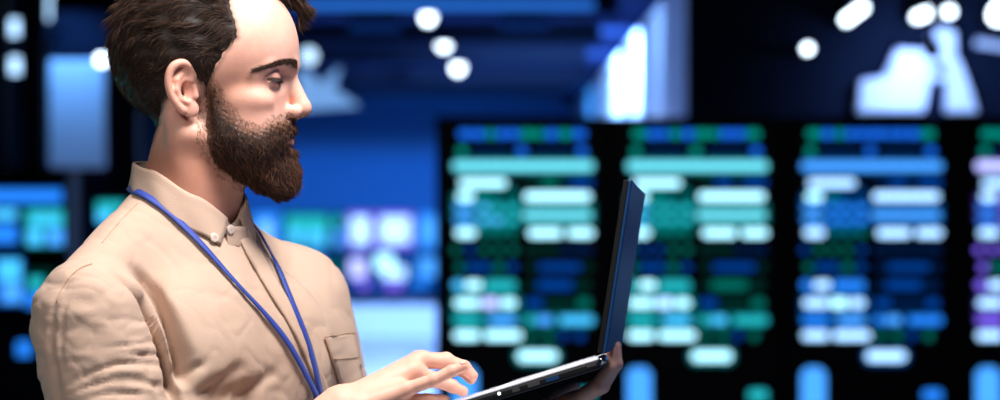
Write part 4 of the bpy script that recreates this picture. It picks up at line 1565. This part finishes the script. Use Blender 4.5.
def ray_obj(px, py, objs):
    """nearest of several mesh objects under a pixel"""
    best = None
    d = (P(px, py, 0.0) - CAM).normalized()
    for ob in objs:
        me = ob.data
        bv = BVHTree.FromPolygons([x.co for x in me.vertices], [tuple(x.vertices) for x in me.polygons])
        h_ = bv.ray_cast(CAM, d)
        if h_[0] is not None and (best is None or (h_[0] - CAM).length < (best[0] - CAM).length):
            n = h_[1] if h_[1].dot(d) < 0 else -h_[1]
            best = (h_[0] + n * 0.0012, n)
    return best
cloth_objs = [ob for ob in shirt.children if ob.name.startswith(('collar', 'placket'))] + [shirt]
for px, py in ((213.6, 238), (229.5, 229.5)):
    h_ = ray_obj(px, py, cloth_objs)
    if h_:
        button(h_[0], h_[1])
# ------------------------------------------------------------------ lanyard
lan_mat = mat('blue_ribbon', (0.012, 0.042, 0.30), rough=0.6, var=0.10, scale=500, bump=0.3, bscale=1500, sheen=0.1)
lanyard = empty('lanyard', P(318, 420, -0.12), 'blue ribbon lanyard hanging round the neck of the man over his shirt', 'lanyard')

def ribbon(name, pts, nors, widths, parent, thick=0.0012, twist=None):
    v = []
    for i, p in enumerate(pts):
        t = (pts[min(i + 1, len(pts) - 1)] - pts[max(i - 1, 0)]).normalized()
        n = (nors[i] - t * nors[i].dot(t)).normalized()
        s_ = t.cross(n).normalized()
        if twist:
            a = twist[i]
            s_ = (s_ * math.cos(a) + n * math.sin(a)).normalized()
        w = widths[i] * 0.5
        v += [tuple(p - s_ * w), tuple(p), tuple(p + s_ * w)]
    return solid(mesh_obj(name, v, grid_faces(len(pts), 3), lan_mat, parent), thick)

def smooth_list(q, it=3):
    for _ in range(it):
        q = [q[0]] + [(q[i - 1] + q[i] * 2 + q[i + 1]) / 4 for i in range(1, len(q) - 1)] + [q[-1]]
    return q

def strap(pixels, widths, back, name):
    pl = chaikin([(a, b, 0) for a, b in pixels], 3)
    pts, nors = [], []
    for p in pl:
        h_, n = hit(shirt_bvh, p.x, p.y, 0.0042)
        if h_ is None:
            continue
        pts.append(h_)
        nors.append(n)
    for _ in range(6):
        pts.append(pts[-1] + Vector((0.0008, -0.0005, -0.006)))
        nors.append(nors[-1])
    pts = smooth_list(pts, 6)
    nors = smooth_list(nors, 10)
    # keep the ribbon above the cloth
    for i, p in enumerate(pts):
        loc, n, _, _ = shirt_bvh.find_nearest(p)
        dd = (p - loc).dot(n)
        if dd < 0.003:
            pts[i] = p + n * (0.003 - dd)
    bp_ = [Vector(tw(q)[0].tolist()) for q in back]
    bn_ = [Vector(((tw(q)[0] - tw((CC[0], CC[1], q[2]))[0])).tolist()).normalized() for q in back]
    pts = bp_ + pts
    nors = [(n + Vector((0, 0, 0.8))).normalized() for n in bn_] + nors
    ws = [interp(widths, i / (len(pts) - 1)) for i in range(len(pts))]
    return ribbon(name, pts, nors, ws, lanyard)

def backarc(a0, a1, sgn):
    out = []
    for i in range(8):
        a = a0 + (a1 - a0) * i / 7
        t = math.radians(a)
        r_ = interp(CR, a) + interp(CD, a) + 0.5
        out.append((CC[0] + r_ * math.cos(t), CC[1] + r_ * math.sin(t) * sgn, interp(CZ, a) - interp(CH, a) + 1))
    return out
strap([(139, 195), (150, 201), (167, 213.5), (186, 231), (205, 251), (225, 275), (246, 298), (266, 318), (284, 340), (298, 364), (310, 388), (314, 397)],
      [(0, 0.0085), (0.25, 0.0085), (0.5, 0.0052), (0.8, 0.0075), (1, 0.0105)], backarc(180, 112, -1), 'strap')
strap([(256, 233), (262, 244), (270, 258), (278, 274), (286, 294), (294, 314), (304, 338), (311, 362), (316.5, 388), (318.5, 397)],
      [(0, 0.0085), (0.25, 0.0085), (0.5, 0.0075), (0.8, 0.0095), (1, 0.0105)], backarc(180, 60, 1), 'strap')
metal_mat = mat('steel', (0.6, 0.6, 0.62), rough=0.25, metal=1.0, var=0.05)
cl_, cn_ = hit(shirt_bvh, 316, 397, 0.006)
cl_ = cl_ + Vector((0.005, -0.003, -0.036))
MB().obox(cl_ - Vector((0.008, 0, 0.022)), (0.016, 0, 0), (0, 0.003, 0), (0, 0, 0.024)).build('clip', metal_mat, lanyard, bevel=0.001)

# ------------------------------------------------------------------ laptop
H0 = P(598, 358, -0.15)
hdir = Vector((0.112, 1.0, -0.045)).normalized()
def gs(vv):
    vv = Vector(vv)
    return (vv - hdir * vv.dot(hdir)).normalized()
udir = gs((0.148, 0, 0.986))       # up the lid
bdir = gs((-0.949, 0, -0.292))     # from the hinge toward the man
LW, LL, BL = 0.30, 0.183, 0.205
lap_black = mat('black_plastic', (0.005, 0.005, 0.006), rough=0.4, spec=0.25, var=0.1, scale=60)
lap_lid = mat('reflected_blue_metal', (0.008, 0.05, 0.16), rough=0.33, metal=0.3, var=0.08, scale=80)  # blue of the reflected surroundings put into the base colour
lap_silver = mat('brushed_silver', (0.80, 0.80, 0.86), rough=0.35, metal=0.0, var=0.08, scale=120)
key_mat = mat('key_caps', (0.66, 0.66, 0.74), rough=0.5, var=0.1)
screen_mat = mat('laptop_screen', (0.01, 0.012, 0.02), rough=0.12, var=0.1, emit=(0.25, 0.45, 0.8), estr=0.12)
bnorm = hdir.cross(bdir).normalized()
if bnorm.z < 0:
    bnorm = -bnorm
lnorm = hdir.cross(udir).normalized()
if lnorm.x < 0:
    lnorm = -lnorm                 # outward, away from the man
laptop = empty('laptop', H0 + bdir * 0.1, 'thin black laptop with blue reflection tinted into its lid, held open in front of the man', 'laptop')
T = 0.0115
base = MB().obox(H0 - bnorm * T, hdir * LW, bdir * BL, bnorm * (T - 0.0015)).build('base', lap_black, laptop, bevel=0.003)
deck = MB().obox(H0 - bnorm * 0.0020 + hdir * 0.001, hdir * (LW - 0.002), bdir * BL, bnorm * 0.0022).build('deck', lap_silver, laptop, bevel=0.0006)
kb = MB()
for r_ in range(6):
    for c_ in range(15):
        o_ = H0 + hdir * (0.018 + c_ * 0.0177) + bdir * (0.022 + r_ * 0.0165) + bnorm * 0.0002
        kb.obox(o_, hdir * 0.0155, bdir * 0.0145, bnorm * 0.0013)
kobj = kb.build('keyboard', key_mat, laptop)
kobj['kind'] = 'stuff'
MB().obox(H0 + hdir * 0.095 + bdir * 0.132 + bnorm * 0.0002, hdir * 0.11, bdir * 0.062, bnorm * 0.0005).build('touchpad', lap_silver, laptop)
L0 = H0 + udir * 0.004 - bdir * 0.004
lid = MB().obox(L0, hdir * LW, udir * LL, lnorm * 0.0042).build('lid', lap_lid, laptop, bevel=0.0016)
MB().obox(L0 - lnorm * 0.0052 - hdir * 0.0002, hdir * (LW + 0.0004), udir * (LL - 0.001), lnorm * 0.0054).build('bezel', lap_black, lid, bevel=0.0005)
MB().obox(L0 - lnorm * 0.0055 + hdir * 0.008 + udir * 0.014, hdir * (LW - 0.016), udir * (LL - 0.024), lnorm * 0.0004).build('screen', screen_mat, lid)
for a in (0.012, LW - 0.052):
    MB().tube([H0 + hdir * a - bnorm * 0.003 - bdir * 0.002, H0 + hdir * (a + 0.04) - bnorm * 0.003 - bdir * 0.002], 0.0048, 14).build('hinge', metal_mat, laptop, smooth=True)
MB().obox(H0 - hdir * 0.0004 + bdir * 0.004 - bnorm * 0.0065, hdir * 0.0008, bdir * 0.010, bnorm * 0.0035).build('hinge_cap', metal_mat, laptop)
for s0, ln in ((0.045, 0.014), (0.066, 0.013), (0.088, 0.008)):
    MB().obox(H0 - hdir * 0.0004 + bdir * s0 - bnorm * 0.0085, hdir * 0.0008, bdir * ln, bnorm * 0.0040).build('port', metal_mat if s0 > 0.05 else lap_lid, base)
led_mat = emat('white_led', (1.0, 0.98, 0.95), 3.0)
MB().disc(H0 + bdir * 0.110 - bnorm * 0.0052, -hdir, 0.0017, 0.0008, 12).build('indicator_light', led_mat, base)
